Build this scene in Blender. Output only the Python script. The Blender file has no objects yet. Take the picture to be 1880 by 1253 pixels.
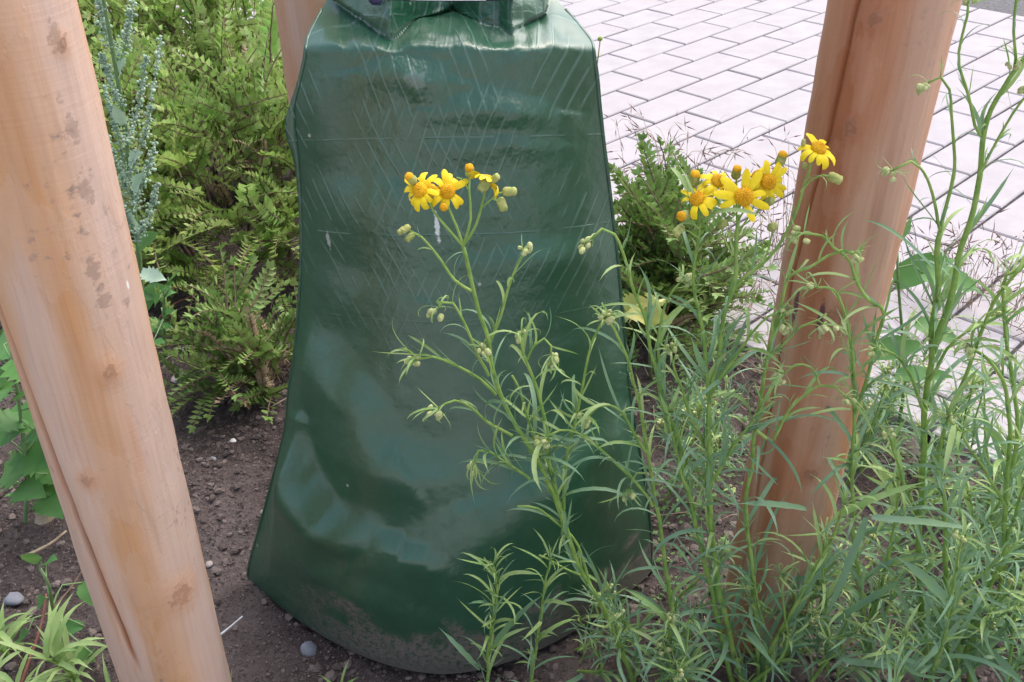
import bpy, math, random
import numpy as np
from mathutils import Vector, Matrix, noise

random.seed(7)
rng = np.random.default_rng(7)
sc = bpy.context.scene
col = sc.collection

# ------------------------------------------------------------------ camera
FPX, W0, H0 = 1760.0, 1880.0, 1253.0
PITCH, ROLL, CAMZ = 0.5875, -0.0197, 0.757
_f = Vector((0, math.cos(PITCH), -math.sin(PITCH)))
_rt = Vector((1, 0, 0)); _up = _rt.cross(_f)
_c, _s = math.cos(ROLL), math.sin(ROLL)
RT = _c * _rt + _s * _up
UP = -_s * _rt + _c * _up
CAM = Vector((0, 0, CAMZ))
cd = bpy.data.cameras.new('camera')
cd.sensor_width = 36; cd.lens = FPX / W0 * 36
cd.clip_start = 0.02; cd.clip_end = 1000
cam = bpy.data.objects.new('camera', cd); col.objects.link(cam)
cam.matrix_world = Matrix(((RT.x, UP.x, -_f.x, 0), (RT.y, UP.y, -_f.y, 0), (RT.z, UP.z, -_f.z, CAMZ), (0, 0, 0, 1)))
sc.camera = cam

# ------------------------------------------------------------------ sky, sun, exposure
SUN_EL, SUN_AZ = math.radians(58), math.radians(46)     # soft overcast light, brightest ahead and to the right
world = bpy.data.worlds.new('World'); sc.world = world; world.use_nodes = True
wn = world.node_tree
bg = wn.nodes['Background']
sky = wn.nodes.new('ShaderNodeTexSky'); sky.sky_type = 'NISHITA'; sky.sun_disc = False
sky.sun_elevation = SUN_EL; sky.sun_rotation = SUN_AZ
sky.air_density = 1.0; sky.dust_density = 4.0; sky.ozone_density = 1.0
hs = wn.nodes.new('ShaderNodeHueSaturation'); hs.inputs['Saturation'].default_value = 0.72
wn.links.new(sky.outputs[0], hs.inputs['Color'])
wn.links.new(hs.outputs[0], bg.inputs[0])
bg.inputs[1].default_value = 0.15
sl = bpy.data.lights.new('sun', 'SUN'); sl.energy = 1.5; sl.angle = math.radians(90); sl.color = (1, 0.93, 0.86)
sun = bpy.data.objects.new('sun', sl); col.objects.link(sun)
sd = Vector((math.sin(SUN_AZ) * math.cos(SUN_EL), math.cos(SUN_AZ) * math.cos(SUN_EL), math.sin(SUN_EL)))
sun.rotation_euler = (-sd).to_track_quat('-Z', 'Y').to_euler()
vs = sc.view_settings
vs.view_transform = 'Standard'; vs.look = 'None'; vs.gamma = 1; vs.use_curve_mapping = False
vs.exposure = 1.05

# ------------------------------------------------------------------ helpers
def ray(px, py):
    return RT * ((px - W0 / 2) / FPX) - UP * ((py - H0 / 2) / FPX) + _f
def pt(px, py, Y):                       # the point of that line of sight that stands at distance Y
    d = ray(px, py); return CAM + d * (Y / d.y)
def gz(px, py, z=0.0):
    d = ray(px, py); return CAM + d * ((z - CAMZ) / d.z)
def project(v):
    w = v - CAM; z = w.dot(_f)
    return W0 / 2 + FPX * w.dot(RT) / z, H0 / 2 - FPX * w.dot(UP) / z
def lerp(a, b, t): return a + (b - a) * t
def sstep(a, b, x):
    t = min(1.0, max(0.0, (x - a) / (b - a))); return t * t * (3 - 2 * t)
def R(a, b): return random.uniform(a, b)

def tag(o, label=None, cat=None, group=None, kind=None):
    if label: o['label'] = label
    if cat: o['category'] = cat
    if group: o['group'] = group
    if kind: o['kind'] = kind
    return o
def mesh_from(name, verts, faces, mats=(), smooth=True, mi=None):
    m = bpy.data.meshes.new(name)
    m.from_pydata([tuple(v) for v in verts], [], faces)
    for k in mats: m.materials.append(k)
    if smooth: m.polygons.foreach_set('use_smooth', [True] * len(m.polygons))
    if mi is not None: m.polygons.foreach_set('material_index', mi)
    m.update(); return m
def add(name, mesh, parent=None, M=None):
    o = bpy.data.objects.new(name, mesh); col.objects.link(o)
    if parent: o.parent = parent
    if M is not None: o.matrix_local = M
    return o
def empty(name, loc):
    e = bpy.data.objects.new(name, None); e.empty_display_size = 0.02
    col.objects.link(e); e.location = loc; return e
def frame(pos, x, up, s=1.0):
    x = x.normalized(); y = up.cross(x)
    if y.length < 1e-4: y = Vector((0, 1, 0)).cross(x)
    y.normalize(); z = x.cross(y)
    return Matrix(((x.x * s, y.x * s, z.x * s, pos.x), (x.y * s, y.y * s, z.y * s, pos.y), (x.z * s, y.z * s, z.z * s, pos.z), (0, 0, 0, 1)))
def zframe(pos, zd, s=1.0, spin=0.0):
    q = zd.normalized().to_track_quat('Z', 'Y')
    return Matrix.Translation(pos) @ q.to_matrix().to_4x4() @ Matrix.Rotation(spin, 4, 'Z') @ Matrix.Scale(s, 4)
def crom(P, step=0.008):
    P = [Vector(p) for p in P]
    if len(P) == 2: P = [P[0], (P[0] + P[1]) / 2, P[1]]
    Q = [P[0] * 2 - P[1]] + P + [P[-1] * 2 - P[-2]]
    out = []
    for i in range(1, len(Q) - 2):
        a, b, c, d = Q[i - 1:i + 3]
        n = max(1, int((c - b).length / step))
        for k in range(n):
            t = k / n
            out.append(0.5 * ((2 * b) + (c - a) * t + (2 * a - 5 * b + 4 * c - d) * t * t + (3 * b - a - 3 * c + d) * t ** 3))
    out.append(P[-1]); return out
def tube(pts, r0, r1, n=6, V=None, F=None, wob=0.0):
    V = [] if V is None else V; F = [] if F is None else F
    base = len(V); N = len(pts)
    up = Vector((0.3, 0.2, 1))
    for i, p in enumerate(pts):
        d = (pts[min(i + 1, N - 1)] - pts[max(i - 1, 0)]).normalized()
        a = d.cross(up)
        if a.length < 1e-3: a = d.cross(Vector((1, 0, 0)))
        a.normalize(); b = d.cross(a)
        r = lerp(r0, r1, i / max(1, N - 1)) * (1 + wob * R(-1, 1))
        for k in range(n):
            an = 2 * math.pi * k / n
            V.append(p + a * (math.cos(an) * r) + b * (math.sin(an) * r))
    for i in range(N - 1):
        for k in range(n):
            F.append((base + i * n + k, base + i * n + (k + 1) % n, base + (i + 1) * n + (k + 1) % n, base + (i + 1) * n + k))
    F.append(tuple(base + (N - 1) * n + k for k in range(n)))
    return V, F

# ------------------------------------------------------------------ materials
class NT:
    def __init__(s, name):
        s.m = bpy.data.materials.new(name); s.m.use_nodes = True
        s.t = s.m.node_tree; s.b = s.t.nodes['Principled BSDF']; s.out = s.t.nodes['Material Output']
    def n(s, typ, ins=None, **kw):
        nd = s.t.nodes.new('ShaderNode' + typ)
        for k, v in kw.items(): setattr(nd, k, v)
        for k, v in (ins or {}).items(): s.put(nd, k, v)
        return nd
    def put(s, nd, k, v):
        sock = nd.inputs[k]
        if hasattr(v, 'outputs'): s.t.links.new(v.outputs[0], sock)
        elif hasattr(v, 'is_output'): s.t.links.new(v, sock)
        else:
            if isinstance(v, tuple) and len(v) == 3 and sock.type == 'RGBA': v = v + (1,)
            sock.default_value = v
    def math(s, op, a, b=0.0, c=0.0, clamp=False):
        nd = s.n('Math', {0: a, 1: b, 2: c}, operation=op); nd.use_clamp = clamp; return nd
    def mix(s, f, a, b, mode='MIX'):
        nd = s.n('MixRGB', {0: f, 1: a, 2: b}, blend_type=mode); return nd
    def ramp(s, f, lo, hi):
        return s.n('MapRange', {0: f, 1: lo, 2: hi, 3: 0.0, 4: 1.0}, interpolation_type='SMOOTHSTEP')
    def noise(s, vec, scale, detail=4, rough=0.55):
        d = {'Scale': scale, 'Detail': detail, 'Roughness': rough}
        if vec is not None: d['Vector'] = vec
        return s.n('TexNoise', d)
    def bsdf(s, **kw):
        for k, v in kw.items(): s.put(s.b, k.replace('_', ' '), v)
    def bump(s, h, strength=0.3, dist=0.01, normal=None):
        d = {'Strength': strength, 'Distance': dist, 'Height': h}
        if normal is not None: d['Normal'] = normal
        nd = s.n('Bump', d); return nd

def leaf_mat(name, c1, c2, c3=None, rough=0.5, trans=0.3, nscale=60.0, spec=0.4):
    t = NT(name)
    oi = t.n('ObjectInfo')
    c = t.mix(oi.outputs['Random'], c1, c2)
    geo = t.n('NewGeometry')
    tc = t.n('TexCoord')
    nz = t.noise(geo.outputs['Position'], nscale, 3)
    f = t.ramp(nz, 0.35, 0.7)
    if c3: c = t.mix(t.math('MULTIPLY', f, 0.6), c, c3)
    isl = geo.outputs['Random Per Island']
    v = t.n('HueSaturation', {'Color': c, 'Value': t.n('MapRange', {0: isl, 1: 0.0, 2: 1.0, 3: 0.75, 4: 1.25}), 'Hue': t.n('MapRange', {0: isl, 1: 0.0, 2: 1.0, 3: 0.485, 4: 0.515})})
    t.bsdf(Base_Color=v, Roughness=rough, Specular_IOR_Level=spec)
    tr = t.n('BsdfTranslucent', {'Color': t.mix(0.5, v, (0.22, 0.36, 0.09))})
    ms = t.n('MixShader', {0: trans, 1: t.b, 2: tr})
    t.t.links.new(ms.outputs[0], t.out.inputs['Surface'])
    return t.m
def plain_mat(name, c1, c2, scale=40.0, rough=0.7, bump=0.2, spec=0.3, dist=0.003):
    t = NT(name)
    geo = t.n('NewGeometry')
    nz = t.noise(geo.outputs['Position'], scale, 5)
    oi = t.n('ObjectInfo')
    f = t.math('ADD', t.ramp(nz, 0.3, 0.7), t.math('MULTIPLY', t.math('SUBTRACT', oi.outputs['Random'], 0.5), 0.35), clamp=True)
    t.bsdf(Base_Color=t.mix(f, c1, c2), Roughness=rough, Specular_IOR_Level=spec, Normal=t.bump(nz, bump, dist))
    return t.m

M_leaf = leaf_mat('ragwort_leaf', (0.125, 0.245, 0.155), (0.215, 0.345, 0.225), (0.20, 0.34, 0.14))
M_leaf_y = leaf_mat('ragwort_young_leaf', (0.22, 0.37, 0.10), (0.34, 0.46, 0.17), (0.42, 0.52, 0.24))
M_stem = plain_mat('ragwort_stem', (0.17, 0.30, 0.06), (0.29, 0.41, 0.10), 90, 0.55, 0.15)
M_bud = plain_mat('ragwort_bud', (0.34, 0.40, 0.13), (0.58, 0.58, 0.30), 500, 0.6, 0.5, dist=0.001)
M_invol = plain_mat('ragwort_involucre', (0.25, 0.31, 0.08), (0.44, 0.44, 0.15), 400, 0.6, 0.4, dist=0.001)
M_petal = plain_mat('ragwort_petal', (0.78, 0.57, 0.006), (0.82, 0.63, 0.02), 300, 0.55, 0.15, dist=0.001)
M_disc = plain_mat('ragwort_disc', (0.62, 0.27, 0.006), (0.88, 0.50, 0.01), 1400, 0.7, 1.0, dist=0.001)
M_shrub = leaf_mat('honeysuckle_leaf', (0.22, 0.40, 0.085), (0.43, 0.55, 0.145), (0.57, 0.60, 0.29), rough=0.36, nscale=25, trans=0.45)
M_shrub2 = leaf_mat('honeysuckle_leaf_dark', (0.105, 0.225, 0.05), (0.20, 0.31, 0.075), (0.28, 0.35, 0.12), rough=0.45, nscale=25)
M_cover = leaf_mat('ground_cover_leaf', (0.07, 0.17, 0.04), (0.14, 0.25, 0.06), (0.16, 0.26, 0.09), rough=0.5, nscale=25)
M_twig = plain_mat('bark_twig', (0.13, 0.085, 0.06), (0.24, 0.17, 0.12), 120, 0.85)
M_dead = plain_mat('dry_leaf', (0.30, 0.21, 0.13), (0.48, 0.38, 0.26), 60, 0.85)
M_goose = leaf_mat('goosefoot_leaf', (0.055, 0.19, 0.045), (0.11, 0.27, 0.06), (0.14, 0.27, 0.09), rough=0.5, nscale=30)
M_goose_b = leaf_mat('goosefoot_mealy', (0.36, 0.52, 0.38), (0.45, 0.60, 0.46), (0.54, 0.66, 0.52), rough=0.8, nscale=80)
M_goose_st = plain_mat('goosefoot_stem', (0.15, 0.25, 0.10), (0.22, 0.33, 0.15), 50, 0.6)
M_straw = plain_mat('straw', (0.27, 0.20, 0.13), (0.45, 0.36, 0.25), 60, 0.7)
M_purple = plain_mat('grass_spikelet', (0.10, 0.045, 0.05), (0.27, 0.17, 0.15), 60, 0.7)
M_grass = leaf_mat('grass_blade', (0.10, 0.21, 0.05), (0.20, 0.30, 0.08), None)
M_stone = plain_mat('pebble', (0.30, 0.25, 0.23), (0.48, 0.42, 0.39), 50, 0.85)
M_stone2 = plain_mat('grey_pebble', (0.17, 0.18, 0.21), (0.30, 0.31, 0.35), 50, 0.85)
M_brickbit = plain_mat('brick_bit', (0.19, 0.075, 0.055), (0.28, 0.13, 0.10), 50, 0.9)
M_black = plain_mat('black_webbing', (0.010, 0.010, 0.018), (0.02, 0.02, 0.03), 300, 0.6)
M_white = plain_mat('white_label', (0.7, 0.7, 0.72), (0.8, 0.8, 0.8), 100, 0.5)
M_plumbuckle = plain_mat('navy_plastic', (0.02, 0.022, 0.06), (0.03, 0.03, 0.08), 100, 0.35)

def soil_mat():
    t = NT('soil')
    g = t.n('NewGeometry').outputs['Position']
    big = t.ramp(t.noise(g, 5.0, 4), 0.40, 0.66)
    fine = t.noise(g, 160, 6, 0.7)
    c = t.mix(big, (0.070, 0.052, 0.050), (0.185, 0.150, 0.143))
    c = t.mix(t.math('MULTIPLY', t.ramp(fine, 0.35, 0.75), 0.55), c, (0.23, 0.185, 0.175))
    sp = t.n('TexVoronoi', {'Vector': g, 'Scale': 140.0})
    c = t.mix(t.math('MULTIPLY', t.ramp(sp.outputs['Distance'], 0.16, 0.05), t.ramp(t.noise(g, 30, 2), 0.5, 0.62)), c, (0.32, 0.27, 0.25))
    t.bsdf(Base_Color=c, Roughness=0.95, Specular_IOR_Level=0.15, Normal=t.bump(fine, 1.0, 0.010))
    return t.m
M_soil = soil_mat()
def crumb_mat():
    t = NT('soil_crumb')
    g = t.n('NewGeometry')
    c = t.mix(g.outputs['Random Per Island'], (0.055, 0.042, 0.039), (0.22, 0.178, 0.165))
    fine = t.noise(g.outputs['Position'], 300, 4, 0.7)
    t.bsdf(Base_Color=t.mix(t.math('MULTIPLY', fine, 0.4), c, (0.15, 0.12, 0.11)), Roughness=0.95, Specular_IOR_Level=0.15, Normal=t.bump(fine, 0.6, 0.003))
    return t.m
M_crumb = crumb_mat()
def paver_mat():
    t = NT('concrete_paver')
    g = t.n('NewGeometry').outputs['Position']
    oi = t.n('ObjectInfo').outputs['Random']
    fine = t.noise(g, 420, 5, 0.7)
    mid = t.noise(g, 14, 5, 0.6)
    c = t.mix(t.ramp(mid, 0.3, 0.75), (0.352, 0.330, 0.352), (0.410, 0.386, 0.408))
    c = t.mix(t.math('MULTIPLY', oi, 0.35), c, (0.378, 0.342, 0.352))
    c = t.mix(t.math('MULTIPLY', t.ramp(fine, 0.55, 0.8), 0.35), c, (0.36, 0.34, 0.36))
    t.bsdf(Base_Color=c, Roughness=0.85, Specular_IOR_Level=0.25, Normal=t.bump(fine, 0.35, 0.002))
    return t.m
M_paver = paver_mat()
M_joint = plain_mat('joint_sand', (0.030, 0.029, 0.031), (0.075, 0.068, 0.07), 60, 0.95, 0.6)
def asphalt_mat():
    t = NT('asphalt')
    g = t.n('NewGeometry').outputs['Position']
    v = t.n('TexVoronoi', {'Vector': g, 'Scale': 110.0})
    c = t.mix(t.ramp(v.outputs['Distance'], 0.2, 0.6), (0.16, 0.155, 0.165), (0.06, 0.06, 0.065))
    t.bsdf(Base_Color=t.mix(0.5, c, t.mix(t.noise(g, 6, 4), (0.06, 0.06, 0.065), (0.16, 0.155, 0.165))), Roughness=0.9, Normal=t.bump(v.outputs['Distance'], 0.6, 0.004))
    return t.m
M_asphalt = asphalt_mat()
M_ground = plain_mat('far_ground', (0.075, 0.085, 0.045), (0.13, 0.125, 0.09), 3, 0.95, 0.4)

def wood_mat(name, pale, orange, red, knots, dark=0.6, seed=0.0, bands=(), marks=()):
    t = NT(name)
    uv = t.n('UVMap')
    sx = t.n('SeparateXYZ', {0: uv.outputs[0]}); u, v = sx.outputs[0], sx.outputs[1]
    st = t.n('CombineXYZ', {0: t.math('MULTIPLY', u, 60.0), 1: t.math('MULTIPLY', v, 3.2), 2: seed})
    st2 = t.n('CombineXYZ', {0: t.math('MULTIPLY', u, 18.0), 1: t.math('MULTIPLY', v, 4.0), 2: seed + 5})
    st3 = t.n('CombineXYZ', {0: t.math('MULTIPLY', u, 330.0), 1: t.math('MULTIPLY', v, 14.0), 2: seed + 9})
    st4 = t.n('CombineXYZ', {0: t.math('MULTIPLY', u, 110.0), 1: t.math('MULTIPLY', v, 45.0), 2: seed + 3})
    st5 = t.n('CombineXYZ', {0: t.math('MULTIPLY', u, 12.0), 1: t.math('MULTIPLY', v, 520.0), 2: seed})
    a = t.noise(st, 1.0, 4); b = t.noise(st2, 1.0, 3); g = t.noise(st3, 1.0, 4); sp = t.noise(st4, 1.0, 3); cross = t.noise(st5, 1.0, 2)
    c = t.mix(t.ramp(b, 0.40, 0.58), pale, orange)
    c = t.mix(t.math('MULTIPLY', t.ramp(a, 0.52, 0.72), 0.6), c, red)
    for (bu, bw, am, bc) in bands:      # stained strip, and a paler one to its right, along the grain
        du = t.math('ABSOLUTE', t.math('SUBTRACT', t.math('ADD', u, t.math('MULTIPLY', t.math('SUBTRACT', b, 0.5), 0.03)), bu))
        c = t.mix(t.math('MULTIPLY', t.ramp(du, bw, bw * 0.25), am), c, bc)
    c = t.mix(t.math('MULTIPLY', t.ramp(g, 0.4, 0.8), 0.22), c, (red[0] * .55, red[1] * .5, red[2] * .5))
    mil = t.math('MULTIPLY', t.ramp(t.noise(uv.outputs[0], 120, 4, 0.6), 0.56, 0.70), t.ramp(t.noise(t.n('CombineXYZ', {0: t.math('MULTIPLY', u, 40.0), 1: t.math('MULTIPLY', v, 9.0), 2: seed + 2}), 1.0, 2), 0.52, 0.66))
    c = t.mix(t.math('MULTIPLY', mil, dark), c, (0.20, 0.145, 0.125))
    peel = t.noise(t.n('CombineXYZ', {0: t.math('MULTIPLY', u, 30.0), 1: t.math('MULTIPLY', v, 11.0), 2: seed + 21}), 1.0, 6, 0.62)
    c = t.mix(t.math('MULTIPLY', t.ramp(peel, 0.50, 0.545), 0.22), c, pale)
    c = t.mix(t.math('MULTIPLY', t.ramp(t.noise(st2, 0.7, 4), 0.55, 0.75), 0.45), c, (pale[0] * .93, pale[1] * 1.02, pale[2] * 1.1))
    h = t.math('ADD', t.math('ADD', t.math('MULTIPLY', g, 0.5), t.math('MULTIPLY', cross, 0.5)), t.math('MULTIPLY', t.ramp(peel, 0.50, 0.545), 0.5))
    knz = t.noise(uv.outputs[0], 190, 4, 0.65)
    for (ku, kv, kr) in knots:
        du = t.math('MULTIPLY', t.math('SUBTRACT', u, ku), 1.0); dv = t.math('MULTIPLY', t.math('SUBTRACT', v, kv), 0.8)
        nz = t.math('MULTIPLY', t.math('SUBTRACT', knz, 0.5), kr * 2.6)
        d = t.math('ADD', t.math('SQRT', t.math('ADD', t.math('MULTIPLY', du, du), t.math('MULTIPLY', dv, dv))), nz)
        m = t.ramp(d, kr * 1.25, kr * 0.7)
        ring = t.math('MULTIPLY', t.math('SINE', t.math('MULTIPLY', t.math('ADD', d, t.math('MULTIPLY', g, kr * 0.9)), 5.0 / kr)), 0.35)
        kc = t.mix(t.math('ADD', ring, 0.5), (0.17, 0.09, 0.06), (0.45, 0.28, 0.20))
        c = t.mix(t.math('MULTIPLY', m, 0.6), c, kc)
        halo = t.math('MULTIPLY', t.ramp(d, kr * 3.0, kr), 0.35)
        c = t.mix(halo, c, red)
        h = t.math('ADD', h, t.math('MULTIPLY', m, ring))
    for (mu, mv, ru, rv, mc, mn, ma) in marks:
        du = t.math('DIVIDE', t.math('SUBTRACT', u, mu), ru); dv = t.math('DIVIDE', t.math('SUBTRACT', v, mv), rv)
        d = t.math('ADD', t.math('SQRT', t.math('ADD', t.math('MULTIPLY', du, du), t.math('MULTIPLY', dv, dv))), t.math('MULTIPLY', t.math('SUBTRACT', knz, 0.5), mn))
        c = t.mix(t.math('MULTIPLY', t.ramp(d, 1.0, 0.5), ma), c, mc)
    # raw split: darker, redder inside
    at = t.n('Attribute', attribute_name='crack')
    c = t.mix(t.math('MULTIPLY', at.outputs['Fac'], 0.9), c, (0.30, 0.095, 0.028))
    t.bsdf(Base_Color=c, Roughness=0.62, Specular_IOR_Level=0.3, Normal=t.bump(h, 0.28, 0.0015))
    return t.m

# ------------------------------------------------------------------ ground, soil, paving
UD = Vector((0.7270645, 0.68656916, 0)); VD = Vector((0.68656916, -0.7270645, 0)); ORG = Vector((0.46231808, 2.10777425, 0))
BL, BW, U0, U1 = 0.2, 0.1, -3.9, 5.75
def uv_of(x, y):
    d = Vector((x, y, 0)) - ORG; return d.dot(UD) / BL, d.dot(VD) / BW

g = mesh_from('ground', [(-400, -400, -0.12), (400, -400, -0.12), (400, 400, -0.12), (-400, 400, -0.12)], [(0, 1, 2, 3)], [M_ground])
tag(add('ground', g), kind='structure')

def soil_h(x, y):
    p = Vector((x, y, 0))
    h = 0.012 * noise.noise(p * 5) + 0.006 * noise.noise(p * 17 + Vector((3, 1, 0)))
    h += 0.0055 * noise.noise(p * 48) + 0.0045 * noise.noise(p * 110)
    h += 0.016 * math.exp(-(((x + 0.36) / 0.10) ** 2 + ((y - 0.83) / 0.10) ** 2))
    dx, dy = (x + 0.07) / 0.24, (y - 0.70) / 0.16
    h -= 0.008 * math.exp(-(dx * dx + dy * dy))
    h -= 0.004
    u, v = uv_of(x, y)
    return lerp(h, -0.09, sstep(U0 - 0.05, U0 + 0.08, u)) if u < 9 else -0.09
xs = np.unique(np.r_[np.linspace(-3.2, -0.85, 40), np.linspace(-0.85, 0.9, 300), np.linspace(0.9, 3.2, 40)])
ys = np.unique(np.r_[np.linspace(0.10, 0.45, 16), np.linspace(0.45, 1.25, 150), np.linspace(1.25, 5.0, 100)])
nx, ny = len(xs), len(ys)
V = [(x, y, soil_h(x, y)) for y in ys for x in xs]
F = [(j * nx + i, j * nx + i + 1, (j + 1) * nx + i + 1, (j + 1) * nx + i) for j in range(ny - 1) for i in range(nx - 1)]
soil = add('soil', mesh_from('soil', V, F, [M_soil])); tag(soil, kind='structure')

M_slab = plain_mat('light_concrete', (0.36, 0.345, 0.35), (0.46, 0.44, 0.445), 9, 0.9, 0.2)
q = [(-40, -60, -.006), (40, -60, -.006), (40, .12, -.006), (-40, .12, -.006)]
tag(add('unseen_footpath', mesh_from('unseen_footpath', q, [(0, 1, 2, 3)], [M_slab])), kind='structure')  # unseen pale ground behind the camera, added to bounce light onto the fronts
def ico():
    t = (1 + 5 ** .5) / 2
    v = np.array([(-1, t, 0), (1, t, 0), (-1, -t, 0), (1, -t, 0), (0, -1, t), (0, 1, t), (0, -1, -t), (0, 1, -t), (t, 0, -1), (t, 0, 1), (-t, 0, -1), (-t, 0, 1)]) / math.sqrt(1 + t * t)
    f = [(0, 11, 5), (0, 5, 1), (0, 1, 7), (0, 7, 10), (0, 10, 11), (1, 5, 9), (5, 11, 4), (11, 10, 2), (10, 7, 6), (7, 1, 8), (3, 9, 4), (3, 4, 2), (3, 2, 6), (3, 6, 8), (3, 8, 9), (4, 9, 5), (2, 4, 11), (6, 2, 10), (8, 6, 7), (9, 8, 1)]
    return v, np.array(f)
IV, IF = ico()
def blobs(centers, sizes, squash=0.6, jit=0.25):
    VV, FF = [], []
    for k, (c, s) in enumerate(zip(centers, sizes)):
        v = IV * (1 + jit * rng.uniform(-1, 1, (12, 1)))
        a = rng.uniform(0, 6.28); ca, sa = math.cos(a), math.sin(a)
        v = v * np.array([1, rng.uniform(0.6, 1), squash]) * s
        v = np.c_[v[:, 0] * ca - v[:, 1] * sa, v[:, 0] * sa + v[:, 1] * ca, v[:, 2]] + np.array(c)
        VV.append(v); FF.append(IF + 12 * k)
    return np.concatenate(VV), np.concatenate(FF)
cs, ss = [], []
while len(cs) < 15000:
    x, y = R(-0.85, 0.85), R(0.46, 1.35)
    if uv_of(x, y)[0] > U0 - 0.1 or noise.noise(Vector((x * 6, y * 6, 2))) < R(-0.6, 0.3): continue
    s = 0.0012 + 0.0052 * random.random() ** 3.5
    cs.append((x, y, soil_h(x, y) + s * 0.2)); ss.append(s)
v, f = blobs(cs, ss)
def grains(cs, ss):
    o = np.array([(1, 0, 0), (-1, 0, 0), (0, 1, 0), (0, -1, 0), (0, 0, 1), (0, 0, -1)], float)
    fo = np.array([(0, 2, 4), (2, 1, 4), (1, 3, 4), (3, 0, 4), (2, 0, 5), (1, 2, 5), (3, 1, 5), (0, 3, 5)])
    n = len(cs); cs = np.array(cs); ss = np.array(ss)
    a = rng.uniform(0, 6.28, n); ca, sa = np.cos(a), np.sin(a)
    vv = o[None] * rng.uniform(.45, 1.3, (n, 6, 1)) * ss[:, None, None] * np.stack([np.ones(n), rng.uniform(.4, 1, n), np.full(n, .6)], 1)[:, None, :]
    x = vv[..., 0] * ca[:, None] - vv[..., 1] * sa[:, None]; y = vv[..., 0] * sa[:, None] + vv[..., 1] * ca[:, None]
    vv = np.stack([x, y, vv[..., 2]], -1) + cs[:, None, :]
    return vv.reshape(-1, 3), (fo[None] + 6 * np.arange(n)[:, None, None]).reshape(-1, 3)
gc, gs = [], []
while len(gc) < 42000:
    x, y = (R(-.62, -.02), R(.52, 1.15)) if len(gc) < 26000 else (R(-.85, .85), R(.5, 1.2))
    if uv_of(x, y)[0] > U0 - .1: continue
    s = R(.0007, .0022); gc.append((x, y, soil_h(x, y) + s * .2)); gs.append(s)
v2, f2 = grains(gc, gs); f2 = f2 + len(v); v = np.concatenate([v, v2]); f = f.tolist() + f2.tolist(); f = np.array(f)
tag(add('soil_crumbs', mesh_from('soil_crumbs', v.tolist(), f.tolist(), [M_crumb], smooth=False)), 'dark brown soil crumbs scattered over the bare bed', 'soil', kind='stuff')

# paving: joint bed, then every paver a piece of its own
def world_uv(u, v, z=0.0): p = ORG + UD * (u * BL) + VD * (v * BW); p.z = z; return p
VMIN, VMAX = -40, 34
pv = add('paving', mesh_from('paving', [world_uv(U0 + .02, VMIN, -.0034), world_uv(U1, VMIN, -.0034), world_uv(U1, VMAX, -.0034), world_uv(U0 + .02, VMAX, -.0034)], [(0, 3, 2, 1)], [M_joint]))
tag(pv, kind='structure')
def paver_vf(l, w, seed):
    rr = random.Random(seed); b = 0.0022; V = []
    hl, hw = l / 2 - 0.0026, w / 2 - 0.0026
    for (z, ins) in ((-0.055, 0), (-b, 0), (0, b)):
        for sx, sy in ((-1, -1), (1, -1), (1, 1), (-1, 1)):
            V.append((sx * (hl - ins) + rr.uniform(-.0005, .0005), sy * (hw - ins) + rr.uniform(-.0005, .0005), z))
    F = []
    for k in range(2):
        for i in range(4): F.append((k * 4 + i, k * 4 + (i + 1) % 4, k * 4 + 4 + (i + 1) % 4, k * 4 + 4 + i))
    F.append((8, 9, 10, 11)); return V, F
pm_full = [mesh_from('paver', *paver_vf(BL, BW, k), [M_paver], smooth=False) for k in range(4)]
pm_cut = {}
rot = math.atan2(UD.y, UD.x)
far_V, far_F, cand = [], [], []
for r in range(VMIN, VMAX):          # row r lies between lines r-1 and r
    off = 0.0 if r % 2 == 0 else 0.5
    u = math.floor(U0) - 1 + off
    while u < U1:
        a, b_ = max(u, U0), min(u + 1, U1); u += 1
        if b_ - a < 0.12: continue
        c = world_uv((a + b_) / 2, r - 0.5)
        px, py = project(c) if c.y > 0.2 else (-999, -999)
        inview = -120 < px < 2000 and -70 < py < 760
        cand.append((inview, (c - CAM).length, a, b_, c))
near = sorted([k for k in cand if k[0]], key=lambda k: k[1])[:300]
nearset = set(id(k) for k in near)
for k in cand:
    inview, d, a, b_, c = k
    M = Matrix.Translation((c.x, c.y, R(-0.0006, 0.0006))) @ Matrix.Rotation(rot + R(-.004, .004), 4, 'Z') @ Matrix.Rotation(R(-.003, .003), 4, 'X') @ Matrix.Rotation(R(-.002, .002), 4, 'Y')
    L = round(b_ - a, 3)
    if id(k) in nearset:
        if L > 0.99: m = random.choice(pm_full)
        else:
            if L not in pm_cut: pm_cut[L] = mesh_from('paver', *paver_vf(BL * L, BW, 99), [M_paver], smooth=False)
            m = pm_cut[L]
        add('paver', m, pv, M)
    else:
        V, F = paver_vf(BL * L, BW, 5); n0 = len(far_V)
        far_V += [M @ Vector(p) for p in V]; far_F += [tuple(i + n0 for i in q) for q in F]
if far_V: tag(add('paver_field', mesh_from('paver_field', far_V, far_F, [M_paver], smooth=False), pv), kind='stuff')
q = [world_uv(U1, VMIN, -.03), world_uv(40, VMIN, -.03), world_uv(40, VMAX, -.03), world_uv(U1, VMAX, -.03)]
q = [world_uv(U1 + .01, VMIN, -.006), world_uv(40, VMIN, -.006), world_uv(40, VMAX, -.006), world_uv(U1 + .01, VMAX, -.006)]
tag(add('asphalt_road', mesh_from('asphalt_road', q, [(0, 3, 2, 1)], [M_asphalt])), kind='structure')

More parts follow.
